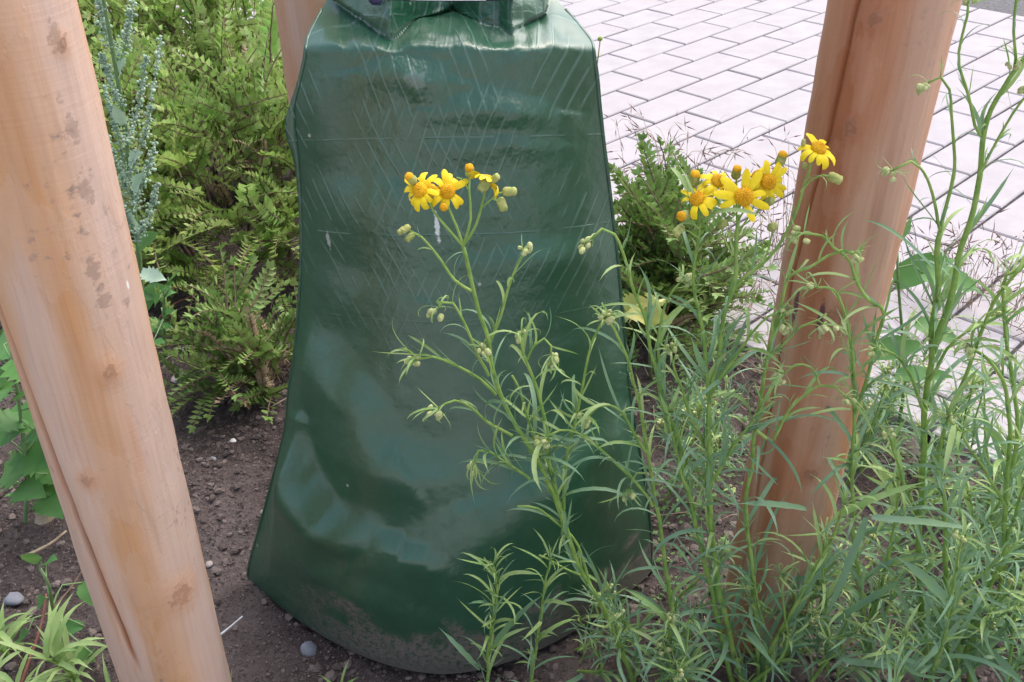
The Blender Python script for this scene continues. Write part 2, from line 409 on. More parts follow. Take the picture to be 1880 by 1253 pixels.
# ------------------------------------------------------------------ wooden posts
def post(name, label, p0, p1, rad, crack, knots, mat, bow=0.0, seed=0):
    """round turned stake from p0 (below ground) to p1; crack: list of (z, angle, depth)"""
    p0, p1 = Vector(p0), Vector(p1)
    axis = p1 - p0; Ln = axis.length; ad = axis.normalized()
    fc = Vector((-(p0.x + p1.x) / 2, -(p0.y + p1.y) / 2, 0)); fc = (fc - ad * fc.dot(ad)).normalized()
    rt = ad.cross(fc)       # to the picture's right seen from the front
    nz_ = 170
    base = [2 * math.pi * k / 72 - math.pi for k in range(72)]
    V, F, UV, CR = [], [], [], []
    n = 84
    for j in range(nz_ + 1):
        s = j / nz_; z = lerp(p0.z, p1.z, s)
        cw, cdp, ca = 0, 0, -0.7
        for (za, aa, da), (zb, ab, db) in zip(crack[:-1], crack[1:]):
            if za >= z >= zb:
                k = (za - z) / (za - zb); ca = lerp(aa, ab, k); cdp = lerp(da, db, k)
        ca += 0.02 * noise.noise(Vector((seed, z * 40, 0)))
        ang = [ca + d for d in (-.10, -.055, -.025, .0, .030, .065, .11)]
        lo, hi = ca - .10, ca + .11
        m = n - 7
        ang += [hi + (2 * math.pi - (hi - lo)) * (i + 1) / (m + 1) for i in range(m)]
        dep = [0, .0, .9, 1, .55, .22, 0] + [0] * m
        for a, dd in zip(ang, dep):
            r = rad * (1 + 0.010 * noise.noise(Vector((math.cos(a) * 1.5 + seed, math.sin(a) * 1.5, z * 4)))) + 0.0009 * noise.noise(Vector((math.cos(a) * 4, math.sin(a) * 4 + seed, z * 26)))
            for (ka, kz, kr) in knots:
                q2 = ((a - ka) * rad) ** 2 + ((z - kz) * .8) ** 2
                if q2 < (4 * kr) ** 2: r += 0.0022 * math.exp(-q2 / (1.3 * kr) ** 2) - 0.0016 * math.exp(-q2 / (0.5 * kr) ** 2)
            r -= dd * cdp
            c = p0 + axis * s + rt * (bow * math.sin(s * math.pi))
            V.append(c + (fc * math.cos(a) + rt * math.sin(a)) * r)
            aw = (a + math.pi) % (2 * math.pi) - math.pi
            UV.append((aw * rad, z)); CR.append(min(1.0, dd * min(1, cdp / .0025)))
    for j in range(nz_):
        for k in range(n):
            F.append((j * n + k, j * n + (k + 1) % n, (j + 1) * n + (k + 1) % n, (j + 1) * n + k))
    F.append(tuple(nz_ * n + k for k in range(n)))
    m = mesh_from(name, V, F, [mat])
    ul = m.uv_layers.new(name='UVMap')
    for poly in m.polygons:
        us = [UV[v][0] for v in poly.vertices]; wrap = max(us) - min(us) > rad * 3
        for li, v in zip(poly.loop_indices, poly.vertices):
            u_, v_ = UV[v]
            if wrap and u_ < 0: u_ += 2 * math.pi * rad
            ul.data[li].uv = (u_, v_)
    at = m.attributes.new('crack', 'FLOAT', 'POINT'); at.data.foreach_set('value', CR)
    return tag(add(name, m), label, 'post', 'wooden tree stakes around the watering bag')
PR = 0.0402
def post_uv(px, py, c0, c1, Y):     # angle and height on the post under a pixel
    p = pt(px, py, Y - PR * .8); s = (p.z - c0[2]) / (c1[2] - c0[2])
    cx = lerp(c0[0], c1[0], s); cy = lerp(c0[1], c1[1], s)
    d = Vector((p.x - cx, p.y - cy, 0)); fcv = Vector((-cx, -cy, 0)).normalized(); rtv = Vector((0, 0, 1)).cross(fcv)
    x = max(-.98, min(.98, d.dot(rtv) / PR))
    return math.asin(x), p.z
LP0, LP1 = (-0.2815, 0.495, -0.05), (-0.2525, 0.498, 0.80)
kl = [post_uv(200, 685, LP0, LP1, .496) + (.0045,), post_uv(158, 868, LP0, LP1, .496) + (.0038,), post_uv(338, 1105, LP0, LP1, .496) + (.0085,), post_uv(118, 95, LP0, LP1, .496) + (.003,)]
mwl = wood_mat('pale_peeled_wood', (0.58, 0.400, 0.300), (0.59, 0.330, 0.175), (0.52, 0.235, 0.095), [(a * PR, z, r) for a, z, r in kl], 0.75, 1.3, marks=[(a * PR, z, .0013, .0038, (.75, .74, .72), .7, .95) for a, z in [post_uv(249, 558, LP0, LP1, .496)]] + [(a * PR, z, .0055, .009, (.24, .165, .13), 3.6, .5) for a, z in [post_uv(175, 505, LP0, LP1, .496), post_uv(195, 560, LP0, LP1, .496), post_uv(165, 365, LP0, LP1, .496), post_uv(133, 250, LP0, LP1, .496), post_uv(110, 85, LP0, LP1, .496)]], bands=((-.008, .017, .7, (0.52, 0.265, 0.115)), (.036, .032, .75, (0.56, 0.415, 0.36))))
post('wooden_post', 'pale round wooden post with long side crack at the left edge, nearest the camera', LP0, LP1, PR,
     [(.80, -1.75, .003), (.50, -1.32, .005), (.44, -1.20, .005), (.34, -1.00, .0055), (.26, -.84, .005), (.20, -.70, .0035), (.165, -.60, .0)], kl, mwl, seed=2)
RP0, RP1 = (0.2405, 0.632, -0.05), (0.2525, 0.632, 0.80)
kr_ = [post_uv(1607, 37, RP0, RP1, .632) + (.0045,), post_uv(1490, 858, RP0, RP1, .632) + (.005,), post_uv(1535, 575, RP0, RP1, .632) + (.008,), post_uv(1560, 235, RP0, RP1, .632) + (.005,)]
mwr = wood_mat('reddish_peeled_wood', (0.52, 0.300, 0.200), (0.46, 0.210, 0.112), (0.35, 0.118, 0.052), [(a * PR, z, r) for a, z, r in kr_], 0.4, 7.1, marks=[(a * PR, z, .0028, .018, (.085, .030, .055), 1.0, .85) for a, z in [post_uv(1456, 580, RP0, RP1, .632), post_uv(1508, 578, RP0, RP1, .632)]], bands=((-.014, .014, .8, (0.36, 0.125, 0.052)), (.027, .020, .75, (0.53, 0.335, 0.245))))
post('wooden_post', 'reddish round wooden post with red knots rising among the yellow flowers on the right', RP0, RP1, PR,
     [(.80, -.50, .003), (.60, -.56, .0045), (.50, -.66, .004), (.40, -.86, .003), (.30, -.80, .0025), (.15, -.70, .0015), (.05, -.7, 0)], kr_, mwr, seed=5)
BP = pt(592, 60, 0.86)
mwb = wood_mat('rear_peeled_wood', (0.52, 0.37, 0.29), (0.52, 0.31, 0.19), (0.45, 0.22, 0.11), [], 0.4, 3.3)  # rear post wood, slightly darker than the left post
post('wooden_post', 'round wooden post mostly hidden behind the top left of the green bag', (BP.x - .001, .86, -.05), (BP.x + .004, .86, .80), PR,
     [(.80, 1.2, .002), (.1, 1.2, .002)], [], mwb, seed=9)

# ------------------------------------------------------------------ watering bag
BAG_ROWS = [  # picture row, left edge, right edge, depth of the side seams, depth of the front
    (1072, 474, 1186, .690, .584), (1062, 458, 1196, .697, .577), (1045, 456, 1197, .697, .574), (1010, 464, 1197, .696, .572), (960, 479, 1193, .695, .572), (880, 501, 1183, .694, .580), (780, 525, 1165, .693, .596),
    (720, 530, 1156, .693, .605), (640, 541, 1149, .692, .614), (560, 549, 1141, .691, .622), (480, 553, 1134, .690, .629), (400, 553, 1125, .689, .635),
    (300, 548, 1113, .688, .641), (240, 542, 1106, .688, .645), (195, 540, 1101, .688, .648), (150, 550, 1097, .688, .650), (110, 559, 1092, .688, .652), (88, 562, 1089, .690, .655),
    (72, 565, 1083, .700, .668), (50, 574, 1066, .715, .692), (25, 587, 1045, .735, .715), (0, 600, 1022, .750, .735), (-30, 620, 990, .760, .748), (-70, 650, 950, .766, .758), (-130, 655, 940, .770, .762)]
def bag_row(k):     # k: float row index
    i = min(int(k), len(BAG_ROWS) - 2); t = k - i
    def val(j):
        g = lambda q: BAG_ROWS[max(0, min(len(BAG_ROWS) - 1, q))][j]
        a, b, c, d = g(i - 1), g(i), g(i + 1), g(i + 2)
        return 0.5 * (2 * b + (c - a) * t + (2 * a - 5 * b + 4 * c - d) * t * t + (3 * b - a - 3 * c + d) * t ** 3)
    return [val(j) for j in range(5)]
def poly_sd(x, y, P):
    best = None; tot = sum(math.dist(a, b) for a, b in zip(P, P[1:])); acc = 0
    for a, b in zip(P, P[1:]):
        dx, dy = b[0] - a[0], b[1] - a[1]; L = math.hypot(dx, dy)
        t = max(0, min(1, ((x - a[0]) * dx + (y - a[1]) * dy) / L / L))
        d = math.hypot(x - a[0] - dx * t, y - a[1] - dy * t)
        sgn = 1 if dx * (y - a[1]) - dy * (x - a[0]) > 0 else -1
        if best is None or d < best[0]: best = (d, sgn, (acc + L * t) / tot)
        acc += L
    return best
FOLDS = [  # line across the bag, height of the fold, width of its upper slope, how far it runs out below
    ([(530, 690), (548, 790), (574, 872), (610, 930), (690, 968)], .034, 30, 100),
    ([(600, 775), (680, 815), (790, 850), (860, 838)], .010, 36, 110),
    ([(470, 930), (560, 985), (660, 1060), (740, 1100)], .007, 24, 60),
    ([(700, 1010), (830, 985), (920, 930), (1010, 900)], .008, 36, 100),
    ([(900, 900), (1010, 850), (1130, 760)], .014, 34, 90),
    ([(545, 590), (600, 640), (670, 730), (720, 810)], .016, 34, 90),
    ([(555, 470), (640, 520), (740, 540)], .004, 26, 100),
    ([(560, 330), (700, 350), (830, 330)], .004, 26, 100),
    ([(670, 128), (740, 118), (820, 140)], .0085, 20, 45),
    ([(800, 195), (900, 180), (1010, 200)], .0080, 20, 45),
    ([(820, 265), (930, 252), (1020, 262)], .0050, 14, 40),
    ([(880, 470), (980, 455), (1090, 440)], .0065, 22, 60)]
def bag_disp(px, py):
    d = 0.0
    for P, A, w, run in FOLDS:
        dist, sg, t = poly_sd(px, py, P)
        s = dist * sg
        fade = math.sin(math.pi * min(1, max(0, .08 + .84 * t))) ** 0.7
        q_ = min(1, max(0, (s + w) / (2 * w))); prof = (.65 * q_ + .35 * q_ * q_ * (3 - 2 * q_)) * math.exp(-max(0, s - w * .5) ** 2 / run ** 2)
        d += A * fade * prof
    d += .0022 * noise.noise(Vector((px / 120, py / 120, 1))) + 0.0006 * noise.noise(Vector((px / 42, py / 60, 4))) + .0003 * noise.noise(Vector((px / 20, py / 24, 7)))
    if py < 92:                      # the slumped shoulder with two pleats
        k = sstep(92, 60, py)
        d += .0035 * k * noise.noise(Vector((px / 46, py / 30, 11)))
    return d
NECK = [(540, -60), (600, -12), (615, 2), (660, 30), (700, 56), (716, 64), (735, 52), (765, 34), (830, 10), (850, 26), (880, 40), (915, 44), (932, 56), (940, 60), (965, 40), (1000, 24), (1006, -10), (1100, -60)]
def neck_line(px):      # where the flat shoulder meets the gathered neck
    for (a, ya), (b, yb) in zip(NECK, NECK[1:]):
        if a <= px <= b: return lerp(ya, yb, (px - a) / (b - a))
    return -60
NR, NS = 230, 150
V, F, UV, MI = [], [], [], []
vz = 0.0; prev = None
rows = []
for j in range(NR + 1):
    k = (len(BAG_ROWS) - 1.001) * j / NR
    py, pl, pr, ysd, yf = bag_row(k)
    A = pt(pl, py, ysd); B = pt(pr, py, ysd)
    if j == 0: A.z = B.z = 0.0
    rows.append((A, B, ysd, yf))
for side in (0, 1):
    for j, (A, B, ysd, yf) in enumerate(rows):
        arc = 0; last = None
        for i in range(NS + 1):
            s = -1 + 2 * i / NS
            x = lerp(A.x, B.x, (s + 1) / 2); z = lerp(A.z, B.z, (s + 1) / 2)
            bul = 1 - abs(s) ** lerp(1.8, 2.6, min(1, max(0, z / .4)))
            if side == 0:
                p = Vector((x, lerp(ysd, yf, bul), max(z, 0.0) + bul * (.0125 * sstep(.48, .552, z) - .0105 * sstep(.552, .570, z))))
                px, py = project(p)
                if py < 110:        # sagging ridge of the shoulder
                    p.z += (.0050 * noise.noise(Vector((px / 62, 3, 0))) + .0022 * noise.noise(Vector((px / 24, 9, 0))) - .003 * math.exp(-((px - 716) / 60) ** 2) - .0025 * math.exp(-((px - 938) / 50) ** 2)) * bul * sstep(110, 75, py) * sstep(0, 40, py)
                    yb = neck_line(px)
                    if py < yb:
                        yw = .655 + (80 - yb) / 80 * .08 + (yb - py) * .00016 + .003 * noise.noise(Vector((px / 30, py / 40, 2)))
                        if yw < p.y: p = pt(px, py, yw)
                edge = min(1, (1 - abs(s)) / .12)
                k = sstep(60, 100, py)
                nrm = Vector((s * .45, -lerp(.55, .95, k), lerp(.85, .25, k))).normalized()
                p += nrm * (bag_disp(px, py) * edge * (1 if p.z > .03 else max(.15, p.z / .03)))
            else:
                p = Vector((x, ysd + (ysd - yf) * .8 * bul, max(z, 0.0)))
                p.y += .004 * noise.noise(p * 14) * min(1, (1 - abs(s)) / .12)
            V.append(p)
            UV.append((x - (A.x + B.x) / 2 + s * .02, z - (.35 * (ysd - yf) * bul if z > .25 else .35 * (ysd - yf) * bul * max(0, (z - .1) / .15)) + (0 if side == 0 else 2)))
off = (NR + 1) * (NS + 1)
for side in (0, 1):
    for j in range(NR):
        for i in range(NS):
            a = side * off + j * (NS + 1) + i
            q = (a, a + 1, a + NS + 2, a + NS + 1)
            F.append(q if side == 0 else q[::-1])

def bag_mat():
    t = NT('green_pvc_tarpaulin')
    uv = t.n('UVMap'); sx = t.n('SeparateXYZ', {0: uv.outputs[0]}); u, v = sx.outputs[0], sx.outputs[1]
    pos = uv.outputs[0]
    wob = t.math('MULTIPLY', t.math('SUBTRACT', t.noise(pos, 14, 2), 0.5), 0.004)
    def lines(a, sp, wd):
        fr = t.math('FRACT', t.math('DIVIDE', a, sp))
        d = t.math('MULTIPLY', t.math('ABSOLUTE', t.math('SUBTRACT', fr, 0.5)), sp)
        return t.ramp(d, wd, wd * 0.25)
    ka, kb = 0.883, 0.469
    au = t.math('ADD', t.math('ADD', t.math('MULTIPLY', u, ka), t.math('MULTIPLY', v, kb)), wob)
    bu = t.math('ADD', t.math('SUBTRACT', t.math('MULTIPLY', u, ka), t.math('MULTIPLY', v, kb)), wob)
    la = lines(au, 0.0108, 0.0013); lb = lines(bu, 0.0108, 0.0013)
    ma = t.ramp(t.noise(pos, 26, 3), 0.46, 0.56); mb = t.ramp(t.noise(t.n('Mapping', {0: pos, 1: (3, 1, 0)}), 20, 3), 0.45, 0.55)
    right = t.ramp(u, -0.13, -0.02)
    la = t.math('MULTIPLY', t.math('MULTIPLY', la, ma), t.ramp(u, 0.085, 0.015)); lb = t.math('MULTIPLY', t.math('MULTIPLY', lb, mb), t.ramp(u, -0.095, -0.03))
    hl = t.math('MULTIPLY', lines(t.math('ADD', t.math('ADD', v, 0.0735 * 2 - 0.007), t.math('MULTIPLY', wob, 0.5)), 0.0735, 0.0009), t.ramp(t.noise(pos, 32, 3), 0.42, 0.55))
    high = t.ramp(v, 0.27, 0.40)
    dia = t.math('MULTIPLY', t.math('MAXIMUM', la, lb), high)
    hl = t.math('MULTIPLY', hl, high)
    ln = t.math('MAXIMUM', dia, hl)
    c = t.mix(t.ramp(t.noise(pos, 9, 4), 0.3, 0.7), (0.0095, 0.072, 0.035), (0.0150, 0.088, 0.046))
    c = t.mix(t.math('MULTIPLY', t.ramp(t.noise(pos, 60, 4), 0.5, 0.8), 0.25), c, (0.045, 0.11, 0.075))
    c = t.mix(t.math('MULTIPLY', ln, 0.40), c, (0.11, 0.21, 0.17))
    # white flecks, two pale streaks and a faint painted sky sheen
    vo = t.n('TexVoronoi', {'Vector': pos, 'Scale': 42.0})
    fl = t.math('MULTIPLY', t.ramp(vo.outputs['Distance'], 0.075, 0.04), t.ramp(t.n('SeparateColor', {0: vo.outputs['Color']}).outputs[0], 0.66, 0.70))
    c = t.mix(t.math('MULTIPLY', fl, 0.8), c, (0.42, 0.44, 0.38))
    for (su, sv, ru, rv, am) in STREAKS_SHEEN:
        du = t.math('DIVIDE', t.math('SUBTRACT', u, su), ru); dv = t.math('DIVIDE', t.math('SUBTRACT', v, sv), rv)
        d = t.math('ADD', t.math('SQRT', t.math('ADD', t.math('MULTIPLY', du, du), t.math('MULTIPLY', dv, dv))), t.math('MULTIPLY', t.math('SUBTRACT', t.noise(pos, 240, 3), 0.5), 1.8))
        c = t.mix(t.math('MULTIPLY', t.ramp(d, 1.0, 0.5), am), c, (0.62, 0.66, 0.68))
    # dried mud splashed up from the soil
    nz = t.noise(pos, 22, 5, 0.6); sp = t.noise(pos, 190, 5, 0.75)
    lim = t.math('ADD', 0.026, t.math('MULTIPLY', t.math('SUBTRACT', nz, 0.36), 0.22))
    mud = t.math('MULTIPLY', t.ramp(t.math('SUBTRACT', v, lim), 0.020, -0.016), t.ramp(sp, 0.38, 0.52))
    mud = t.math('MULTIPLY', t.math('MAXIMUM', mud, t.math('MULTIPLY', t.ramp(v, 0.016, 0.0), 0.9)), t.ramp(u, -0.20, -0.08))
    dust = t.math('MULTIPLY', t.ramp(v, 0.22, 0.0), 0.04)
    c = t.mix(dust, c, (0.16, 0.14, 0.12))
    c = t.mix(t.math('MULTIPLY', mud, 0.85), c, (0.15, 0.115, 0.10))
    rg = t.math('ADD', t.math('ADD', 0.25, t.math('MULTIPLY', t.noise(pos, 16, 4), 0.18)), t.math('MULTIPLY', mud, 0.45))
    puff = t.noise(pos, 62, 3)
    h = t.math('ADD', t.math('MULTIPLY', ln, 0.16), t.math('MULTIPLY', puff, t.math('ADD', 0.7, t.math('MULTIPLY', t.math('MULTIPLY', t.ramp(v, 0.30, 0.42), t.ramp(t.math('ABSOLUTE', u), 0.11, 0.05)), 1.3))))
    weave = t.n('TexWave', {'Vector': pos, 'Scale': 280.0, 'Distortion': 0.5})
    b1 = t.bump(h, 0.75, 0.0020)
    b2 = t.bump(t.math('ADD', t.math('MULTIPLY', sp, mud), t.math('MULTIPLY', t.noise(pos, 700, 2), 0.12)), 0.35, 0.0015, b1)
    t.bsdf(Base_Color=c, Roughness=rg, Specular_IOR_Level=1.0, Normal=b2)
    return t.m
def bag_uv(px, py):
    best = min(range(off), key=lambda i: (lambda q: (q[0] - px) ** 2 + (q[1] - py) ** 2)(project(V[i])) if i % 3 == 0 else 1e12)
    return UV[best]
STREAKS_SHEEN = []
for (px, py, ru, rv, am) in ((602, 436, .0022, .009, .5), (804, 425, .0026, .015, .95), (762, 150, .012, .007, .12)):  # last entry: faint sky sheen on the upper front, put into the colour
    a = bag_uv(px, py); STREAKS_SHEEN.append((a[0], a[1], ru, rv, am))
M_bag = bag_mat()
bag = empty('watering_bag', (-0.07, 0.69, 0))
tag(bag, 'dark green plastic tree watering bag standing on the soil', 'watering bag')
Tb = Matrix.Translation((0.07, -0.69, 0))
def bag_part(name, vs_, fs, uvs=None):
    m = mesh_from(name, vs_, fs, [M_bag])
    if uvs is not None:
        ul = m.uv_layers.new(name='UVMap')
        idx = np.zeros(len(m.loops), dtype=np.int32); m.loops.foreach_get('vertex_index', idx)
        ul.data.foreach_set('uv', np.array(uvs)[idx].ravel())
    return add(name, m, bag, Tb)
nf = NR * NS
bag_part('front_panel', V[:off], F[:nf], UV[:off])
bag_part('back_panel', V[off:], [tuple(i - off for i in q) for q in F[nf:]], UV[off:])
# welded side seams: a thin flat lip
for sgn, nm in ((-1, 'side_seam'), (1, 'side_seam')):
    vv, ff, uu = [], [], []
    for j, (A, B, ysd, yf) in enumerate(rows[:196]):
        P = A if sgn < 0 else B
        w = .0016 + .0006 * noise.noise(Vector((j * .06, sgn, 0)))
        if sgn < 0: w += .006 * math.exp(-((j - 125) / 9) ** 2)
        z = max(P.z, .001)
        for (dx, dy) in ((-.001, -.0012), (w, -.0008), (w, .0008), (-.001, .0012)):
            vv.append((P.x + sgn * dx, P.y + dy, z)); uu.append((sgn * .14 + dx * sgn, z))
    for j in range(195):
        for k in range(4):
            q = (j * 4 + k, j * 4 + (k + 1) % 4, j * 4 + 4 + (k + 1) % 4, j * 4 + 4 + k)
            ff.append(q if sgn > 0 else q[::-1])
    bag_part(nm, vv, ff, uu)
# carrying strap at the neck
def band(name, P, w, th, mat, parent, T):
    P = crom(P, .006); vv, ff = [], []
    for i, p in enumerate(P):
        for dy, dz in ((-th, -w), (-th, w), (th, w), (th, -w)): vv.append((p.x, p.y + dy, p.z + dz))
    for i in range(len(P) - 1):
        for k in range(4): ff.append((i * 4 + k, i * 4 + (k + 1) % 4, i * 4 + 4 + (k + 1) % 4, i * 4 + 4 + k))
    ff += [(0, 1, 2, 3), tuple(len(vv) - 4 + k for k in range(4))]
    return add(name, mesh_from(name, vv, ff, [mat], smooth=False), parent, T)
band('strap', [pt(655, -18, .690), pt(720, -13, .68), pt(800, -11, .675), pt(880, -11, .676), pt(985, -15, .690)], .0048, .0008, M_black, bag, Tb)
band('care_label', [pt(752, -11, .673), pt(800, -10, .672), pt(892, -10, .673)], .0040, .0004, M_white, bag, Tb)
c = pt(690, 0, .652)
v, f = blobs([(c.x, c.y, c.z)], [.0065], .6, .12)
add('strap_toggle', mesh_from('strap_toggle', v.tolist(), f.tolist(), [M_plumbuckle]), bag, Tb)

# ------------------------------------------------------------------ low evergreen shrubs: leafy twigs
def twig_mesh(name, seed, L=.15, mats=None, leaf=.013, arch=.9):
    rr = random.Random(seed)
    P = []; a = 0.35; p = Vector((0, 0, 0)); n = 11
    for i in range(n):
        P.append(p.copy()); t = i / n
        a -= arch / n * (0.4 + t)
        p = p + Vector((math.cos(a), rr.uniform(-.12, .12), math.sin(a))) * (L / n)
    V, F = tube(P, .0013, .0006, 4); mi = [0] * len(F)
    pts = crom(P, leaf * .42)
    for i, q in enumerate(pts):
        t = i / len(pts)
        if t < .06: continue
        d = (pts[min(i + 1, len(pts) - 1)] - pts[max(i - 1, 0)]).normalized()
        sidev = d.cross(Vector((0, 0, 1))).normalized(); upv = sidev.cross(d)
        tw = rr.uniform(-.2, .2)
        ln = leaf * (1 - .5 * t) * rr.uniform(.85, 1.1)
        for sg in (-1, 1):
            if rr.random() < .04: continue
            sv = (sidev * math.cos(tw) * sg + upv * (math.sin(tw) * sg * .5 + .35)).normalized()
            ax = (sv * .85 + d * .6 + Vector((rr.uniform(-.2, .2), rr.uniform(-.2, .2) * .6, rr.uniform(-.05, .15)))).normalized()
            nn = ax.cross(d.cross(ax)).normalized() if False else ax.cross(sv.cross(ax) + upv * .8).normalized()
            wv = nn; up2 = ax.cross(wv).normalized()
            w = ln * .29; b = len(V)
            V += [q, q + ax * ln * .42 + wv * w + up2 * ln * .07, q + ax * ln * .45, q + ax * ln * .42 - wv * w + up2 * ln * .07, q + ax * ln + up2 * (-ln * .08)]
            F += [(b, b + 2, b + 1), (b, b + 3, b + 2), (b + 1, b + 2, b + 4), (b + 2, b + 3, b + 4)]; mi += [1] * 4
    for k in range(3):      # leaf tuft at the tip
        b = len(V); q = pts[-1]; ax = (d + Vector((rr.uniform(-.4, .4), rr.uniform(-.5, .5), rr.uniform(0, .5)))).normalized(); wv = ax.cross(Vector((0, 0, 1))).normalized()
        ln = leaf * .7
        V += [q, q + ax * ln * .45 + wv * ln * .24, q + ax * ln, q + ax * ln * .45 - wv * ln * .24]; F += [(b, b + 3, b + 2, b + 1)]; mi += [1]
    return mesh_from(name, V, F, mats, smooth=False, mi=mi)
def spray_mesh(seed, mats, leaf, L, arch, nlat=5):
    """an arching leafy twig with leafy side twigs"""
    rr = random.Random(seed)
    main = twig_mesh('t', seed, L, mats, leaf, arch)
    parts = [(main, Matrix.Identity(4))]
    for k in range(nlat):
        t = rr.uniform(.05, .7)
        lat = twig_mesh('t', seed * 31 + k, L * rr.uniform(.45, .7), mats, leaf * .95, rr.uniform(.2, 1.2))
        ang = rr.choice((-1, 1)) * rr.uniform(.35, 1.0)
        parts.append((lat, Matrix.Translation((L * t, 0, L * (.25 * t - arch * .35 * t * t))) @ Matrix.Rotation(ang, 4, 'Z') @ Matrix.Rotation(rr.uniform(-.6, .5), 4, 'Y') @ Matrix.Rotation(rr.uniform(-.8, .8), 4, 'X')))
    V, F, mi = [], [], []
    for m, M in parts:
        b = len(V); V += [M @ v.co for v in m.vertices]
        for p in m.polygons: F.append(tuple(b + i for i in p.vertices)); mi.append(p.material_index)
        bpy.data.meshes.remove(m)
    return mesh_from('leafy_twig', V, F, mats, smooth=False, mi=mi)
TW = [spray_mesh(10 + k, (M_twig, M_shrub), .0235, R(.16, .21), R(.6, 1.5), 3) for k in range(8)]
TW2 = [spray_mesh(30 + k, (M_twig, M_shrub2), .0185, R(.10, .14), R(.3, 1.0), 3) for k in range(6)]
TWD = [spray_mesh(50 + k, (M_twig, M_dead), .012, R(.11, .15), R(.3, 1.2), 1) for k in range(3)]
def shrub(label, cx, cy, rx, ry, h, n, meshes, nb=14, seed=1, keep=None, lean=0.0, dead=.05):
    random.seed(seed)
    z0 = soil_h(cx, cy); e = empty('evergreen_shrub', (cx, cy, z0))
    tag(e, label, 'shrub', 'low evergreen shrubs in the bed')
    T = Matrix.Translation((-cx, -cy, -z0))
    for k in range(nb):       # bare woody stems
        a = R(0, 6.28); r = R(.3, .85)
        top = Vector((cx + math.cos(a) * rx * r, cy + math.sin(a) * ry * r, z0 + h * R(.55, .9)))
        b0 = Vector((cx + math.cos(a) * rx * r * .55, cy + math.sin(a) * ry * r * .55, z0 - .01))
        mid = (b0 + top) / 2 + Vector((R(-.03, .03), R(-.03, .03), R(-.02, .02)))
        v_, f_ = tube(crom([b0, mid, top], .02), R(.0018, .0035), .0012, 5)
        add('branch', mesh_from('branch', v_, f_, [M_twig]), e, T)
    done = 0; tries = 0
    while done < n and tries < n * 6:
        tries += 1
        a = R(-math.pi, math.pi); 
        if R(0, 1) < .45: a = R(-math.pi * .95, -math.pi * .05)      # more on the open front
        ph = math.asin(R(0.02, 1)); k = R(.55, 1.0) ** .5
        nrm = Vector((math.cos(a) * math.cos(ph), math.sin(a) * math.cos(ph), math.sin(ph)))
        p = Vector((cx + nrm.x * rx * k, cy + nrm.y * ry * k, z0 + .015 + nrm.z * h * k * (1 + .22 * noise.noise(Vector((a * 2, ph * 4, seed))))))
        d = (nrm + Vector((R(-.6, .6), R(-.6, .6), R(-.15, .55)))).normalized()
        b = p - d * .07
        if b.z < z0 + .012: b.z = z0 + R(.012, .04)
        if keep and not keep(p): continue
        m = random.choice(TWD) if R(0, 1) < dead else random.choice(meshes)
        add('leafy_twig', m, e, T @ frame(b, d, Vector((R(-.5, .5), R(-.5, .5), 1)), R(.75, 1.2))); done += 1
    return e
shrub('bright green low evergreen shrub arching over bare soil between left post and bag', -.47, 1.50, .36, .27, .25, 290, TW, 34, 3, dead=.12)
shrub('dense yellow-green evergreen shrub at the back, touching the white paving', -.66, 1.83, .44, .26, .31, 290, TW, 10, 4, dead=.03)
shrub('evergreen shrub behind left post, leftmost of the hedge', -.98, 1.52, .30, .34, .30, 230, TW, 10, 5)
shrub('small dark evergreen shrub beside the right edge of the green bag', .205, 1.16, .085, .10, .215, 120, TW2, 16, 6, dead=.12)
shrub('low straggling shrub hugging the left side of the bag on bare soil', -.335, 1.05, .10, .10, .075, 46, TW2, 5, 8, dead=.2)

# ------------------------------------------------------------------ ragwort
def leaf_mesh(name, mat, curl=.6, tip=0.0, w=.035, fold=.3, n=7, twist=0.0, side=0.0, teeth=False):
    V, F = [], []; x = z = y = 0.0; a = 0.0; b = 0.0
    for i in range(n + 1):
        t = i / n
        a = -(curl * t + tip * t ** 3) + .25
        b = side * t
        ww = w * (0.35 + 0.65 * math.sin(math.pi * min(1, t * 1.05 + .08)) ** .55) * (1 if t < .98 else .15)
        if t > .75: ww *= lerp(1, .25, (t - .75) / .25)
        if teeth and i % 2: ww *= 1.25
        tw = twist * t
        up = Vector((-math.sin(a), 0, math.cos(a))); sd = Vector((-math.sin(b), math.cos(b), 0))
        s2 = sd * math.cos(tw) + up * math.sin(tw); u2 = up * math.cos(tw) - sd * math.sin(tw)
        p = Vector((x, y, z))
        V += [p + s2 * ww + u2 * ww * fold, p, p - s2 * ww + u2 * ww * fold]
        st = 1.0 / n
        x += math.cos(a) * math.cos(b) * st; y += math.cos(a) * math.sin(b) * st; z += math.sin(a) * st
    for i in range(n):
        k = i * 3
        F += [(k, k + 1, k + 4, k + 3), (k + 1, k + 2, k + 5, k + 4)]
    return mesh_from(name, V, F, [mat])
random.seed(21)
LEAF = [leaf_mesh('leaf', M_leaf, R(-.5, 2.0), R(-.8, 1.3), R(.019, .027), R(.1, .45), 8, R(-.9, .9), R(-1.2, 1.2)) for k in range(22)]
YLEAF = [leaf_mesh('leaf', M_leaf_y, R(.0, 1.9), R(-.6, 2.4), R(.026, .040), R(.2, .5), 8, R(-.8, .8), R(-1.1, 1.1)) for k in range(14)]
CURL = [leaf_mesh('leaf', M_leaf_y, R(.5, 1.6), R(1.2, 3.8), R(.026, .038), R(.2, .5), 9, R(-.5, .5), R(-1.0, 1.0)) for k in range(8)]
WIDE = [leaf_mesh('leaf', M_leaf, R(.1, .8), R(0, .3), R(.026, .034), R(.15, .4), 9, R(-.6, .6), R(-.35, .35), True) for k in range(6)]

